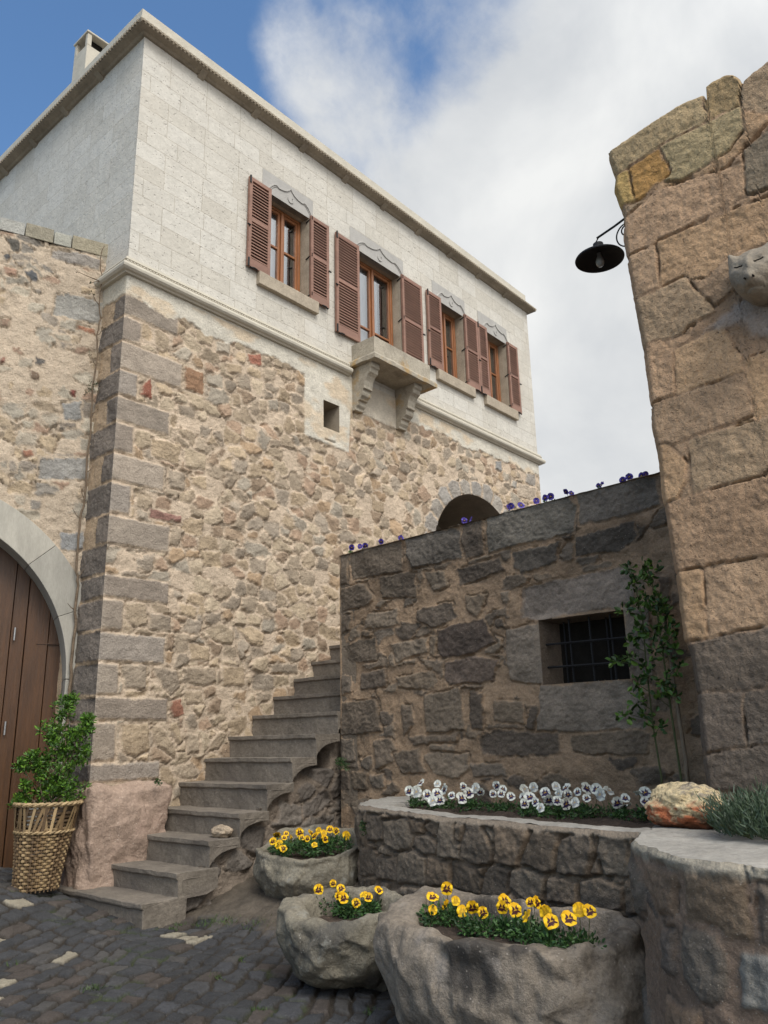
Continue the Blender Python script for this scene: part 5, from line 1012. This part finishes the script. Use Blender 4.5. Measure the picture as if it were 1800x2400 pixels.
# ================================================================ ROCKS
def rocky(name, c, r, label, cat, mat, colf=None, seed=0, amp=.22, f=1.6, flat=1.0, sub=5, rot=0, box=0):
    bm = bmesh.new(); bmesh.ops.create_icosphere(bm, subdivisions=sub, radius=1)
    for v in bm.verts:
        p = v.co.copy()
        if box: 
            k = max(abs(p.x), abs(p.y), abs(p.z)); p = p.lerp(p/k*.92, box)
        q = p*(1+amp*mnoise.noise(p*f+Vector((seed, seed, 0)))+amp*.45*mnoise.noise(p*f*2.7+Vector((0, seed, 3)))+amp*.18*mnoise.noise(p*f*7+Vector((seed, 0, 9))))
        v.co = Vector((q.x*r[0], q.y*r[1], q.z*r[2]))
    me = bpy.data.meshes.new(name); bm.to_mesh(me); bm.free()
    V = np.empty(len(me.vertices)*3, np.float32); me.vertices.foreach_get('co', V); V = V.reshape(-1, 3)
    if colf is not None:
        C = np.ones((len(V), 4), np.float32); C[:, :3] = colf(V); a = me.color_attributes.new('Col', 'FLOAT_COLOR', 'POINT'); a.data.foreach_set('color', C.ravel())
    me.polygons.foreach_set('use_smooth', np.ones(len(me.polygons), dtype=bool))
    o = obj(name, me, mat); o.location = c; o.rotation_euler = (0, 0, rot); return tag(o, label, cat)
rocky('boulder', (4.76, 7.80, .60), (.50, .36, .56), 'pinkish weathered boulder under the house corner beside the lowest steps', 'boulder', MT['boulder'], seed=2.2, amp=.15, f=1.4, sub=6, box=.7)
def rockcol(V):
    n1 = fbm(V[:, 1]*16+V[:, 0]*9+3, V[:, 2]*20-V[:, 0]*6, 701)[:, None]; n2 = fbm(V[:, 1]*34+V[:, 0]*21+3, V[:, 2]*34+V[:, 0]*15, 702)[:, None]; z = (V[:, 2]/.13)[:, None]
    c = np.array(lin(196,176,138))*(.8+.5*n2); o = np.array(lin(170,88,52)); dkk = np.array(lin(104,66,46)); g = np.array(lin(118,112,106))
    a = sst(.35, -.15, z+(n1-.5)*1.5)*sst(.36, .52, n2)*.9; c = c*(1-a)+o*a; a = sst(-.25, -.75, z+(n2-.5)*.9); c = c*(1-a)+dkk*a
    a = .7*sst(.52, .64, n2+.05)*sst(.2, .6, z)*sst(.03, -.04, V[:, 1:2]); return c*(1-a)+g*a
rocky("cream_rock", (4.62, 1.85, 1.105), (.17, .215, .118), 'cream and rust orange rock resting on the planter top beside the lavender', 'rock', MT['rock'], rockcol, seed=4.4, amp=.24, sub=6, f=1.6)
def pcol(V):
    n = fbm(V[:, 0]*40, V[:, 2]*40+V[:, 1]*20, 705)[:, None]; return np.array(lin(168,150,128, 1.0))*(.6+.7*n)
rocky('small_rock', (5.17, 6.60, .685), (.085, .12, .055), 'small pale rock lying on the third step', 'rock', MT['rock'], pcol, seed=8.1, amp=.3, sub=4)

# ================================================================ WICKER BASKET AND SHRUB
bc_ = Vector((3.985, 7.76, .225)); bk = thing('wicker_basket', bc_, 'tall tapered woven cane basket in front of the wooden door', 'basket')
def br(t): return .195+.095*t**1.3
def bcen(t): return (bc_.x-.03+.065*t, bc_.y-.01+.02*t)
WC = [lin(146,122,88), lin(122,99,70), lin(162,138,102), lin(100,80,58), lin(134,110,78)]
b = MB(); ns = 34; rows = 20; HB = .76
for r_ in range(rows):
    t0 = (r_+.5)/rows*.70; n = ns*4; hgt_ = HB*.70/rows*.44
    V = []; 
    for k in range(n):
        a = 2*math.pi*k/n; off = .011*math.cos(a*ns/2+math.pi*(r_ % 2)); cx, cy = bcen(t0); zj = .004*math.sin(a*3+r_)
        for dz, dr_ in ((-hgt_, -.004), (-hgt_*.5, .003), (hgt_*.5, .003), (hgt_, -.004)):
            rr = br(t0)+off+dr_; V.append((cx+rr*math.cos(a), cy+rr*math.sin(a), bc_.z+.02+t0*HB+dz+zj))
    base_ = len(b.V)
    b.add(V, [(k*4+j, ((k+1) % n)*4+j, ((k+1) % n)*4+j+1, k*4+j+1) for k in range(n) for j in range(3)], (0, 0, 0))
    for k in range(n): 
        cidx = WC[(r_*5+((k+2*(r_ % 2))//4)*3) % 5]; nv_ = .75+.5*random.random()*.8
        for j in range(4): b.C[base_+k*4+j] = tuple(c*nv_ for c in cidx)
for k in range(ns):
    a = 2*math.pi*k/ns; pts = []
    for q in range(9): t = q/8*.72; cx, cy = bcen(t); pts.append((cx+br(t)*math.cos(a), cy+br(t)*math.sin(a), bc_.z+.01+t*HB))
    b.tube(pts, .007, 4, WC[3])
b.build('basket_weave', MT['wicker'], bk)
b = MB(); rr_ = random.Random(5)
for k in range(44):      # open lattice band of slanting flat canes
    a = 2*math.pi*k/44+rr_.uniform(-.04, .04); sl_ = rr_.choice([-.35, -.1, .1, .3, .5]); pts = []
    for q in range(6):
        t = .66+.32*q/5; cx, cy = bcen(t); aa = a+sl_*q/5*.6; r2 = br(t)+.008+.004*(k % 2); pts.append((cx+r2*math.cos(aa), cy+r2*math.sin(aa), bc_.z+.01+t*HB))
    V = []
    for i, p in enumerate(pts):
        aa = a+sl_*i/5*.6; tx, ty = -math.sin(aa), math.cos(aa); w_ = .013
        V += [(p[0]-tx*w_, p[1]-ty*w_, p[2]), (p[0]+tx*w_, p[1]+ty*w_, p[2])]
    kk_ = rr_.uniform(.8, 1.25); cc_ = tuple(c*kk_ for c in WC[(k*2) % 5]); b.add(V, [(2*i, 2*i+1, 2*i+3, 2*i+2) for i in range(5)], cc_)
for r_ in range(6):
    t0 = .70+r_*.045; n = 120; V = []
    for k in range(n):
        a = 2*math.pi*k/n; off = -.006+.006*math.cos(a*15+math.pi*(r_ % 2)); cx, cy = bcen(t0)
        for dz in (-.010, .010): V.append((cx+(br(t0)+off)*math.cos(a), cy+(br(t0)+off)*math.sin(a), bc_.z+.01+t0*HB+dz))
    b.add(V, [(2*k, 2*((k+1) % n), 2*((k+1) % n)+1, 2*k+1) for k in range(n)], tuple(c*.7 for c in WC[3]))
b.build('basket_lattice', MT['wicker'], bk)
b = MB()
for tt, rad, ph in ((.985, .016, 0), (.985, .016, math.pi), (.665, .010, 0), (.665, .010, math.pi)):
    pts = []; cx, cy = bcen(tt)
    for k in range(97): a = 2*math.pi*k/96; r2 = br(tt)+.006+.009*math.cos(a*16+ph); pts.append((cx+r2*math.cos(a), cy+r2*math.sin(a), bc_.z+.01+tt*HB+.009*math.sin(a*16+ph)))
    b.tube(pts, rad, 5, tuple(c*(.75 if ph else 1) for c in WC[2]))
b.build('basket_rim', MT['wicker'], bk)
b = MB(); cx, cy = bcen(.9); b.lathe([(0, .9*HB), (.12, .9*HB+.01), (.255, .9*HB-.01)], (cx, cy, bc_.z), 24); b.build('soil', MT['soil'], bk)

def leaves(name, centres, n, size, mat, cols, parent, seed=0, asp=.45, droop=0, shell=.55, aim=None, fold=.3):
    """many small folded leaf blades scattered in blobs (cx,cy,cz,r)"""
    rr = random.Random(seed); V = []; F = []; C = []; tot = sum(c[3]**2 for c in centres)
    for (cx, cy, cz, r) in centres:
        k = max(3, int(n*r*r/tot))
        for _ in range(k):
            d = Vector((rr.gauss(0, 1), rr.gauss(0, 1), rr.gauss(0, 1))).normalized(); q = r*(shell+(1-shell)*rr.random()) if rr.random() < .75 else r*rr.random()
            p = Vector((cx, cy, cz))+d*q
            ax = (d+Vector((rr.gauss(0, .6), rr.gauss(0, .6), rr.gauss(0, .5)+.35))).normalized()
            sd_ = ax.cross(Vector((rr.gauss(0, 1), rr.gauss(0, 1), rr.gauss(0, 1)))).normalized(); nn = ax.cross(sd_)
            l = size*rr.uniform(.65, 1.25); w = l*asp; b0 = len(V)
            up_ = nn*w*fold
            V += [p, p+ax*l*.35+sd_*w*.5+up_, p+ax*l*.75+sd_*w*.38+up_, p+ax*l-Vector((0, 0, droop*l)), p+ax*l*.75-sd_*w*.38+up_, p+ax*l*.35-sd_*w*.5+up_, p+ax*l*.5]
            F += [(b0, b0+1, b0+6), (b0+1, b0+2, b0+6), (b0+2, b0+3, b0+6), (b0+3, b0+4, b0+6), (b0+4, b0+5, b0+6), (b0+5, b0, b0+6)]
            c = cols[rr.randrange(len(cols))]; k_ = rr.uniform(.75, 1.25); C += [tuple(x*k_ for x in c)]*7
    return obj(name, mesh(name, V, F, cols=C), mat, parent)
GR = [(.045,.10,.010), (.07,.155,.014), (.03,.075,.010), (.12,.23,.022), (.055,.125,.012)]
sh = thing('potted_shrub', (3.985, 7.76, .92), 'dense glossy green shrub growing out of the cane basket', 'shrub')
SB = [(4.069,7.70,1.84,.105),(4.03,7.74,1.64,.15),(4.07,7.70,1.46,.20),(4.19,7.58,1.63,.09),(4.20,7.60,1.44,.11),(3.86,7.86,1.36,.115),(3.93,7.80,1.30,.11),(3.83,7.88,1.07,.085),(4.05,7.72,1.18,.20),(4.15,7.62,1.09,.12),(4.00,7.75,1.09,.13),(4.12,7.66,1.94,.05),(3.78,7.9,1.33,.05),(4.24,7.55,1.74,.04),(3.80,7.92,1.0,.045)]
tw_ = []
for (x, y, z, r) in SB:
    rr = random.Random(int(x*1000)); 
    for k in range(int(6+r*60)):
        d = Vector((rr.gauss(0, 1), rr.gauss(0, 1), rr.gauss(0, 1)+.3)).normalized(); q = r*rr.uniform(.7, 1.15); tw_.append((x+d.x*q, y+d.y*q, z+d.z*q, rr.uniform(.025, .045)))
leaves('foliage', tw_+[(x, y, z, r*.75) for x, y, z, r in SB], 5200, .042, MT['leaf'], GR, sh, 3, asp=.42, shell=.1)
b = MB(); rr = random.Random(2)
for (x, y, z, r) in SB: b.tube([(3.985+rr.uniform(-.03, .03), 7.76+rr.uniform(-.03, .03), .93), ((x+3.985)/2+rr.uniform(-.03, .03), (y+7.76)/2, (z+.95)/2), (x, y, z)], .008, 5, r1=.003)
b.build('stem', MT['bark'], sh)

# ================================================================ PANSIES
def petal(fl, ang_, L_, W_, z, c_out, c_in, blotch, seed):
    """one rounded ruffled petal in the flower's own XY plane"""
    rr = random.Random(seed); nr, nc = 9, 9; V = []; C = []
    ca, sa = math.cos(ang_), math.sin(ang_)
    for i in range(nr):
        r = i/(nr-1)
        for j in range(nc):
            s = (j/(nc-1)-.5)*2; wd = W_*(math.sin(min(1, r*1.15+.12)*math.pi/2)**.8)*(1-.25*max(0, r-.75)*4*.5)
            x = L_*(r-.18*r*s*s*(1 if r > .5 else .4)); y = wd*s*.5; zz_ = z+.005*math.sin(s*4+seed*1.7)*r*r+.009*(((seed*37) % 10)/10-.3)*r*r-.005*s*s*r
            V.append((x*ca-y*sa, x*sa+y*ca, zz_)); k = 1 if blotch > 0 and r < blotch*(1-.22*abs(math.sin(s*3.2)))+.04*math.sin(s*9) else 0
            c = c_in if k else c_out; 
            if r <= .05 and blotch > .5: c = (.75, .45, .02)
            C.append(c)
    b0 = len(fl.V); fl.V += V; fl.C += C
    fl.F += [(b0+i*nc+j, b0+i*nc+j+1, b0+(i+1)*nc+j+1, b0+(i+1)*nc+j) for i in range(nr-1) for j in range(nc-1)]
def flower_mesh(kind, k):
    b = MB(); 
    if kind == 'yellow': o, o2, i = (.78,.47,.012), (.70,.38,.01), (.045,.008,.012)
    elif kind == 'white': o, o2, i = (.70,.70,.62), (.64,.64,.56), (.035,.018,.07)
    else: o, o2, i = (.10,.07,.36), (.055,.035,.22), (.02,.01,.06)
    if k % 4 == 3: i = tuple((a+c)/2 for a, c in zip(i, o))
    petal(b, R(60+k*3), .039, .052, -.004, o2, i, 0, k+1); petal(b, R(120-k*2), .041, .056, -.002, o2, i, 0, k+2)
    petal(b, R(2+k), .038, .050, .001, o, i, .56, k+3); petal(b, R(178-k), .038, .050, .003, o, i, .56, k+4)
    petal(b, R(270+k*2), .038, .066, .006, o, i, .64, k+5)
    me = mesh('flower', b.V, b.F, cols=b.C, smooth=True); me.materials.append(MT['petal']); return me
FM = {k: [flower_mesh(k, i) for i in range(9)] for k in ('yellow', 'white', 'purple')}
camp = Vector((0, 0, 1.5))
def plant(kind, pts, ground, label, group, seed, scale=1.0, lv=70, spread=.06):
    rr = random.Random(seed); cx = sum(p[0] for p in pts)/len(pts); cy = sum(p[1] for p in pts)/len(pts)
    p0 = thing('pansy', (cx, cy, ground), label, 'pansy plant', group)
    st_ = MB()
    for k, p in enumerate(pts):
        P = Vector(p); f = (camp-P).normalized(); f = (f+Vector((rr.gauss(0, .42), rr.gauss(0, .42), rr.gauss(.15, .34)))).normalized()
        if rr.random() < .2: f = (f+Vector((rr.gauss(0, .9), rr.gauss(0, .9), .3))).normalized()
        me = FM[kind][rr.randrange(9)]; o = bpy.data.objects.new('flower', me); COL.objects.link(o)
        x = Vector((0, 0, 1)).cross(f).normalized(); y = f.cross(x); Mx = Matrix((x, y, f)).transposed().to_4x4(); Mx = Mx @ Matrix.Rotation(rr.gauss(0, .22), 4, 'Z')
        s = scale*rr.uniform(.66, 1.08); Mx.translation = P; o.matrix_world = Mx @ Matrix.Scale(s, 4)
        o.parent = p0; o.matrix_parent_inverse = Matrix.Translation(p0.location).inverted()
        b0 = (cx+(P.x-cx)*.5+rr.gauss(0, .01), cy+(P.y-cy)*.5+rr.gauss(0, .01), ground)
        st_.tube([b0, (P.x-f.x*.02, P.y-f.y*.02, (P.z*2+ground)/3), (P.x-f.x*.012, P.y-f.y*.012, P.z-.004)], .0022, 4)
    st_.build('stem', MT['greenstem'], p0)
    cs = [(cx+(p[0]-cx)*.8+rr.gauss(0, .012), cy+(p[1]-cy)*.8+rr.gauss(0, .012), ground+rr.uniform(.01, .035), spread*rr.uniform(.6, 1)) for p in pts]
    leaves('foliage', cs, lv*len(pts)//2+20, .028, MT['leaf'], [(.03,.075,.02), (.045,.10,.025), (.06,.13,.03), (.025,.06,.018)], p0, seed, asp=.5, shell=.3)
    return p0
def clusters(P, n, key):
    P = sorted(P, key=key); k = len(P); out_ = []
    for i in range(n): out_.append(P[i*k//n:(i+1)*k//n])
    return [c for c in out_ if c]
ORD = ['leftmost', 'second', 'third', 'fourth', 'fifth', 'sixth', 'seventh', 'eighth', 'ninth', 'tenth', 'eleventh', 'twelfth', 'thirteenth', 'fourteenth']
def ordn(i, n): return 'leftmost' if i == 0 else ('rightmost' if i == n-1 else ORD[i]+' from the left')
cl_ = clusters(FL['W'], 13, lambda p: -p[1])
for i, c in enumerate(cl_): plant('white', c, .915, 'white pansy plant in the curved bed, '+ordn(i, len(cl_))+' of its row', 'white pansies in the curved bed', 10+i, 1.2, 110, .06)
for key, n, g_, words, nm in (('Y1', 6, .53, 'in the rounded trough beside the steps', 'yellow pansies in the rounded trough'), ('Y2', 4, .33, 'in the small lumpy trough', 'yellow pansies in the small trough'), ('Y3', 7, .45, 'in the long foreground trough', 'yellow pansies in the long trough')):
    cl_ = clusters(FL[key], n, lambda p: -p[1]+p[0]*.5)
    for i, c in enumerate(cl_): plant('yellow', c, g_, 'yellow pansy plant '+words+', '+ordn(i, len(cl_)), nm, 40+i+n*7, .98 if key != 'Y1' else 1.05, 260, .085)
cl_ = clusters(FL['P'], 11, lambda p: -p[1])
for i, c in enumerate(cl_): plant('purple', c, max(3.56, min(p[2] for p in c)-.09), 'purple pansy on top of the dark terrace wall, '+ordn(i, len(cl_)), 'purple pansies along the terrace wall top', 90+i, .9, 26, .03)

# ================================================================ CLIMBING ROSE, STAKE, VINE
rose = thing('climbing_rose', (6.45, 2.68, .95), 'slender climbing rose with two green canes against the dark wall', 'climbing plant')
b = MB()
S1 = [(6.40,2.74,.92),(6.45,2.741,1.16),(6.47,2.772,1.542),(6.46,2.771,2.026),(6.44,2.749,2.418),(6.42,2.784,2.755),(6.4,2.835,2.87)]
S2 = [(6.40,2.57,.92),(6.45,2.585,1.177),(6.46,2.608,1.706),(6.45,2.615,2.102),(6.44,2.621,2.44),(6.43,2.633,2.733),(6.42,2.66,2.85)]
b.tube(S1, .009, 6, r1=.004); b.tube(S2, .011, 6, r1=.004)
LP = [(2.817,2.859),(2.647,2.833),(2.615,2.782),(2.729,2.78),(2.814,2.718),(2.712,2.593),(2.687,2.481),(2.577,2.468),(2.53,2.494),(2.796,2.53),(2.572,2.36),(2.53,2.298),(2.769,2.255),(2.851,2.209),(2.52,2.243),(2.651,2.156),(2.549,2.095),(2.862,2.103),(2.999,2.086),(2.74,2.023),(2.53,1.987),(2.613,1.859),(2.848,1.89),(2.661,1.759),(2.827,1.749),(2.95,1.659),(2.723,1.541),(2.588,1.772),(2.82,1.646),(2.63,2.62),(2.60,2.55),(2.66,2.3),(2.72,1.95),(2.68,2.72),(2.74,2.35),(2.9,2.5)]
cs = []; rr = random.Random(6)
def yat(S_, z):
    for a, c in zip(S_[:-1], S_[1:]):
        if a[2] <= z <= c[2]: q = (z-a[2])/(c[2]-a[2]); return a[1]+(c[1]-a[1])*q
    return S_[-1][1]
for y, z in LP:
    x = 6.42+rr.uniform(-.06, .05); cs.append((x, y, z, .055)); cs.append((x, y+rr.uniform(-.05, .05), z+rr.uniform(-.05, .05), .045))
    S_ = S1 if abs(yat(S1, z-.05)-y) < abs(yat(S2, z-.05)-y) else S2; b.tube([(6.45, yat(S_, z-.06), z-.06), (x, y, z)], .004, 4, r1=.002)
b.build('cane', MT['greenstem'], rose)
leaves('foliage', cs, 620, .060, MT['leaf'], [(.045,.09,.018), (.065,.135,.022), (.12,.21,.035), (.035,.07,.018)], rose, 12, asp=.6, shell=.1)
b = MB(); b.tube([(6.33,2.50,.85),(6.42,2.52,1.3),(6.5,2.575,1.9),(6.53,2.60,2.55)], .021, 8, r1=.013); o = b.build('wooden_stake', MT['stake'], smooth=True); tag(o, 'plain wooden stake leaning on the dark wall behind the rose', 'stake')
vine = thing('bare_vine', (4.4, 8.33, .4), 'bare twisting vine stem climbing the joint between gateway wall and house', 'vine')
VP_ = [(4.47,8.36,.35),(4.45,8.36,1.2),(4.46,8.36,2.01),(4.45,8.36,2.26),(4.44,8.36,2.5),(4.46,8.36,2.79),(4.43,8.36,2.95),(4.45,8.36,3.22),(4.42,8.36,3.37),(4.40,8.36,3.65),(4.41,8.36,3.99),(4.44,8.35,4.22),(4.43,8.35,4.7),(4.44,8.35,5.1),(4.42,8.35,5.6),(4.45,8.35,6.04),(4.42,8.35,6.29),(4.44,8.35,6.53),(4.41,8.35,6.79),(4.43,8.35,7.03),(4.40,8.35,7.18),(4.38,8.35,7.40),(4.44,8.33,7.6)]
b = MB(); rr = random.Random(4); pts = []
for i, p in enumerate(VP_[:-1]):
    q = VP_[i+1]
    for k in range(3): t = k/3; pts.append((p[0]+(q[0]-p[0])*t+rr.uniform(-.008, .008), p[1]+rr.uniform(-.006, .006), p[2]+(q[2]-p[2])*t))
b.tube(pts, .019, 6, r1=.005)
tips = []
for z, dx, dz in ((3.98,-.10,.10),(4.6,.09,.14),(2.96,-.09,.06),(4.2,-.06,.15),(5.5,.08,.2),(5.9,-.07,.13),(6.7,-.10,.12),(7.05,-.35,-.02),(7.0,-.16,-.1),(3.3,.06,.09),(5.2,.1,.12),(6.3,.07,.1)):
    k = min(range(len(pts)), key=lambda i: abs(pts[i][2]-z)); p = pts[k]; e = (p[0]+dx, p[1]+.01-abs(dx)*.1, p[2]+dz); b.tube([p, ((p[0]+e[0])/2, p[1], p[2]+dz*.3), e], .007, 5, r1=.003); tips.append((*e, .02))
b.build('stem', MT['bark'], vine)
leaves('foliage', [t for t in tips if t[2] > 5]+[(4.40,8.34,5.62,.05),(4.36,8.34,5.5,.04)], 60, .035, MT['leaf'], [(.09,.08,.035), (.06,.075,.03)], vine, 3)

# ================================================================ LAVENDER
lav = thing('lavender_bush', (4.35, 1.2, 1.0), 'spiky blue-green lavender clump spilling over the planter top', 'lavender')
rr = random.Random(8); V = []; F = []; C = []
for i in range(10000):
    a = rr.uniform(0, 2*math.pi); q = math.sqrt(rr.random()); bx = 0
    base_ = Vector((4.36+.30*q*math.cos(a), 1.20+.38*q*math.sin(a), 1.0))
    h0 = rr.uniform(.12, .30)*(1-.35*q); lean = Vector((math.cos(a)*q*.42+rr.gauss(0, .16), math.sin(a)*q*.42+rr.gauss(0, .16), 1)).normalized()
    p = base_+lean*h0*rr.uniform(.2, 1.0); d = (lean+Vector((rr.gauss(0, .5), rr.gauss(0, .5), rr.gauss(0, .3)))).normalized(); l = rr.uniform(.025, .06)
    sd_ = d.cross(Vector((rr.gauss(0, 1), rr.gauss(0, 1), rr.gauss(0, 1)))).normalized()*.0026; b0 = len(V)
    V += [p-sd_, p+sd_, p+d*l*.6+sd_*.9, p+d*l, p+d*l*.6-sd_*.9]; F += [(b0, b0+1, b0+2, b0+3, b0+4)]
    c = rr.choice([(.045,.07,.035), (.06,.09,.045), (.08,.11,.07), (.035,.06,.03)]); C += [c]*5
obj('foliage', mesh('foliage', V, F, cols=C), MT['leaf'], lav)
b = MB()
for i in range(90):
    a = rr.uniform(0, 6.28); q = math.sqrt(rr.random()); b.tube([(4.42+.2*q*math.cos(a), 1.20+.25*q*math.sin(a), .98), (4.42+.40*q*math.cos(a), 1.20+.48*q*math.sin(a), 1.0+rr.uniform(.08, .22)*(1.1-.4*q))], .003, 4)
b.build('stem', MT['greenstem'], lav)

# ================================================================ SMALL WEEDS
def weed(c, r, n, label, cat='weed', size=.022, cols=None, group=None, seed=1):
    o = leaves('weed', [(c[0], c[1], c[2], r), (c[0]+r*.5, c[1]-r*.6, c[2]-r*.7, r*.7), (c[0]-r*.3, c[1]+r*.5, c[2]+r*.4, r*.6)], n, size, MT['leaf'], cols or [(.04,.08,.02), (.06,.11,.03), (.03,.06,.02)], None, seed, asp=.5, shell=.2); tag(o, label, cat, group)
weed((5.62,5.10,.74), .075, 380, 'fine fern-like weed growing from the side of the curved bed wall', seed=2)
weed((6.52,6.30,1.26), .06, 220, 'dark weed in the hollow under the stairs at the terrace wall corner', seed=3)
weed((4.98,7.42,1.13), .025, 70, 'small sprig on top of the pinkish boulder', seed=4)
weed((5.27,7.82,.80), .035, 90, 'sprig between boulder and fourth step', seed=5)
rr = random.Random(11); V = []; F = []; C = []
spots = [(4.72,6.22,.1),(4.84,6.05,.09),(4.55,6.35,.05),(4.9,5.75,.12),(5.02,5.5,.1),(4.95,5.2,.1),(4.80,4.98,.1),(4.45,6.28,.05),(4.6,3.85,.06),(3.2,5.4,.06),(3.9,5.0,.06),(4.3,5.2,.05),(3.7,4.3,.05),(4.15,3.78,.05),(3.1,6.3,.05),(5.15,5.25,.09),(3.6,3.75,.04)]
for (x, y, r) in spots:
    for i in range(int(700*r)+14):
        px = x+rr.gauss(0, r*.55); py = y+rr.gauss(0, r*.55); pz = float(gz(np.array(px), np.array(py))); d = Vector((rr.gauss(0, .5), rr.gauss(0, .5), 1)).normalized(); l = rr.uniform(.012, .045)
        s = d.cross(Vector((rr.gauss(0, 1), rr.gauss(0, 1), 0))).normalized()*.0035; p = Vector((px, py, pz)); b0 = len(V); V += [p-s, p+s, p+d*l]; F.append((b0, b0+1, b0+2)); c = rr.choice([(.05,.085,.02), (.07,.11,.03), (.04,.06,.02)]); C += [c]*3
g = obj('ground_grass', mesh('ground_grass', V, F, cols=C), MT['leaf']); g['kind'] = 'stuff'; g['label'] = 'sparse grass and moss sprouting between the setts and by the troughs'; g['category'] = 'grass'

# ================================================================ WALL LAMP
lamp = thing('wall_lamp', (5.35, 1.95, 5.2), 'black saucer-shaped lamp on an iron bracket at the tan wall edge', 'wall lamp')
lc = (5.35, 2.315, 5.105)
b = MB(); b.lathe([(.188, -.012), (.190, -.004), (.184, .006), (.15, .028), (.08, .052), (.045, .07), (.04, .13), (.0, .135)], lc, 40); b.lathe([(.188, -.012), (.180, -.004), (.145, .020), (.07, .044), (.0, .06)], lc, 40)
b.build('lamp_shade', MT['iron'], lamp, smooth=True)
b = MB(); b.lathe([(0, -.075), (.018, -.07), (.031, -.05), (.034, -.03), (.028, -.005), (.018, .02), (.017, .045)], lc, 20); b.build('bulb', MT['bulb'], lamp, smooth=True)
b = MB(); b.tube([(lc[0], lc[1], lc[2]+.13), (lc[0], lc[1]+.015, lc[2]+.155), (lc[0], lc[1], lc[2]+.175), (lc[0], lc[1]-.01, lc[2]+.19)], .006, 6)
b.tube([(lc[0], lc[1]+.005, lc[2]+.185), (lc[0], 2.17, 5.325), (lc[0], 1.92, 5.40)], .009, 6)
b.tube([(lc[0], 2.17+.09*math.cos(a)-.10, 5.21+.10*math.sin(a)) for a in np.linspace(R(75), R(-160), 22)], .006, 5)
b.tube([(lc[0], 2.08+.035*math.cos(a), 5.25+.04*math.sin(a)) for a in np.linspace(R(100), R(-120), 14)], .006, 5)
b.tube([(lc[0], 1.94, 5.05), (lc[0], 1.94, 5.45)], .012, 6); b.build('lamp_bracket', MT['iron'], lamp)

# ================================================================ CARVED ANIMAL HEAD
hd = thing('carved_head', (4.9, 1.08, 4.15), 'carved grey stone animal head with closed eyes jutting from the tan wall', 'carving')
bm = bmesh.new(); bmesh.ops.create_icosphere(bm, subdivisions=6, radius=1)
for v in bm.verts:
    p = v.co.copy(); x, y, z = p           # x<0 faces the lane, y is the viewer's left
    w = .145*(1-.26*max(0, -z)**1.2+.05*max(0, z)); q = Vector((x*.20, y*w, z*.165))
    if z > .1: q.x *= 1-.25*(z-.1)
    front = max(0, -x)
    q.x = min(q.x, .2) if x > 0 else -.20*(front**.55)*(1 if z < .0 else 1-.30*z)                     # broad flattened face
    q.x -= .055*math.exp(-((z+.62)/.33)**2-(y/.42)**2)*front                        # muzzle
    q.x += .020*math.exp(-((z-.12)/.16)**2-((abs(y)-.40)/.20)**2)*front             # eye hollows
    q.x -= .014*math.exp(-((z-.22)/.5)**2-(y/.13)**2)*front                         # nose ridge
    e = math.exp(-((abs(y)-.72)/.20)**2-((z-.62)/.26)**2); q.z += .085*e; q.y += .028*e*(1 if y > 0 else -1); q.x += .03*e
    q.x += .028*math.exp(-((z+.80)/.05)**2)*front*(abs(y) < .45)                    # mouth line
    n_ = mnoise.noise(p*3.1)*.008+mnoise.noise(p*9)*.003; v.co = q*(1+n_*4)
for v in bm.verts: v.co += Vector((4.80, 1.085, 4.155))
me = bpy.data.meshes.new('head_stone'); bm.to_mesh(me); bm.free(); me.polygons.foreach_set('use_smooth', np.ones(len(me.polygons), dtype=bool)); obj('head_stone', me, MT['carved'], hd)
X_ = 4.80
for s in (-1, 1):
    b = MB(); pts = [(X_-.188+.012*abs(t), 1.085+s*.052+t*.030, 4.180-.012*(1-t*t)) for t in np.linspace(-1, 1, 9)]; b.tube(pts, .0042, 5); b.build('eye', MT['dark'], hd)
    b = MB(); b.tube([(X_-.232, 1.085+s*.024, 4.058), (X_-.20, 1.085+s*.022, 4.066)], .006, 6); b.build('nostril', MT['dark'], hd)
b = MB(); b.prism([(.62, 3.94), (.98, 3.95), (1.06, 4.03), (.62, 4.05)], lambda p: (4.76, p[0], p[1]), lambda p: (5.0, p[0], p[1]), (1, 1, 1)); b.build('bracket', MT['carved'], hd, bevel=.015, sub=.08, disp=.012)
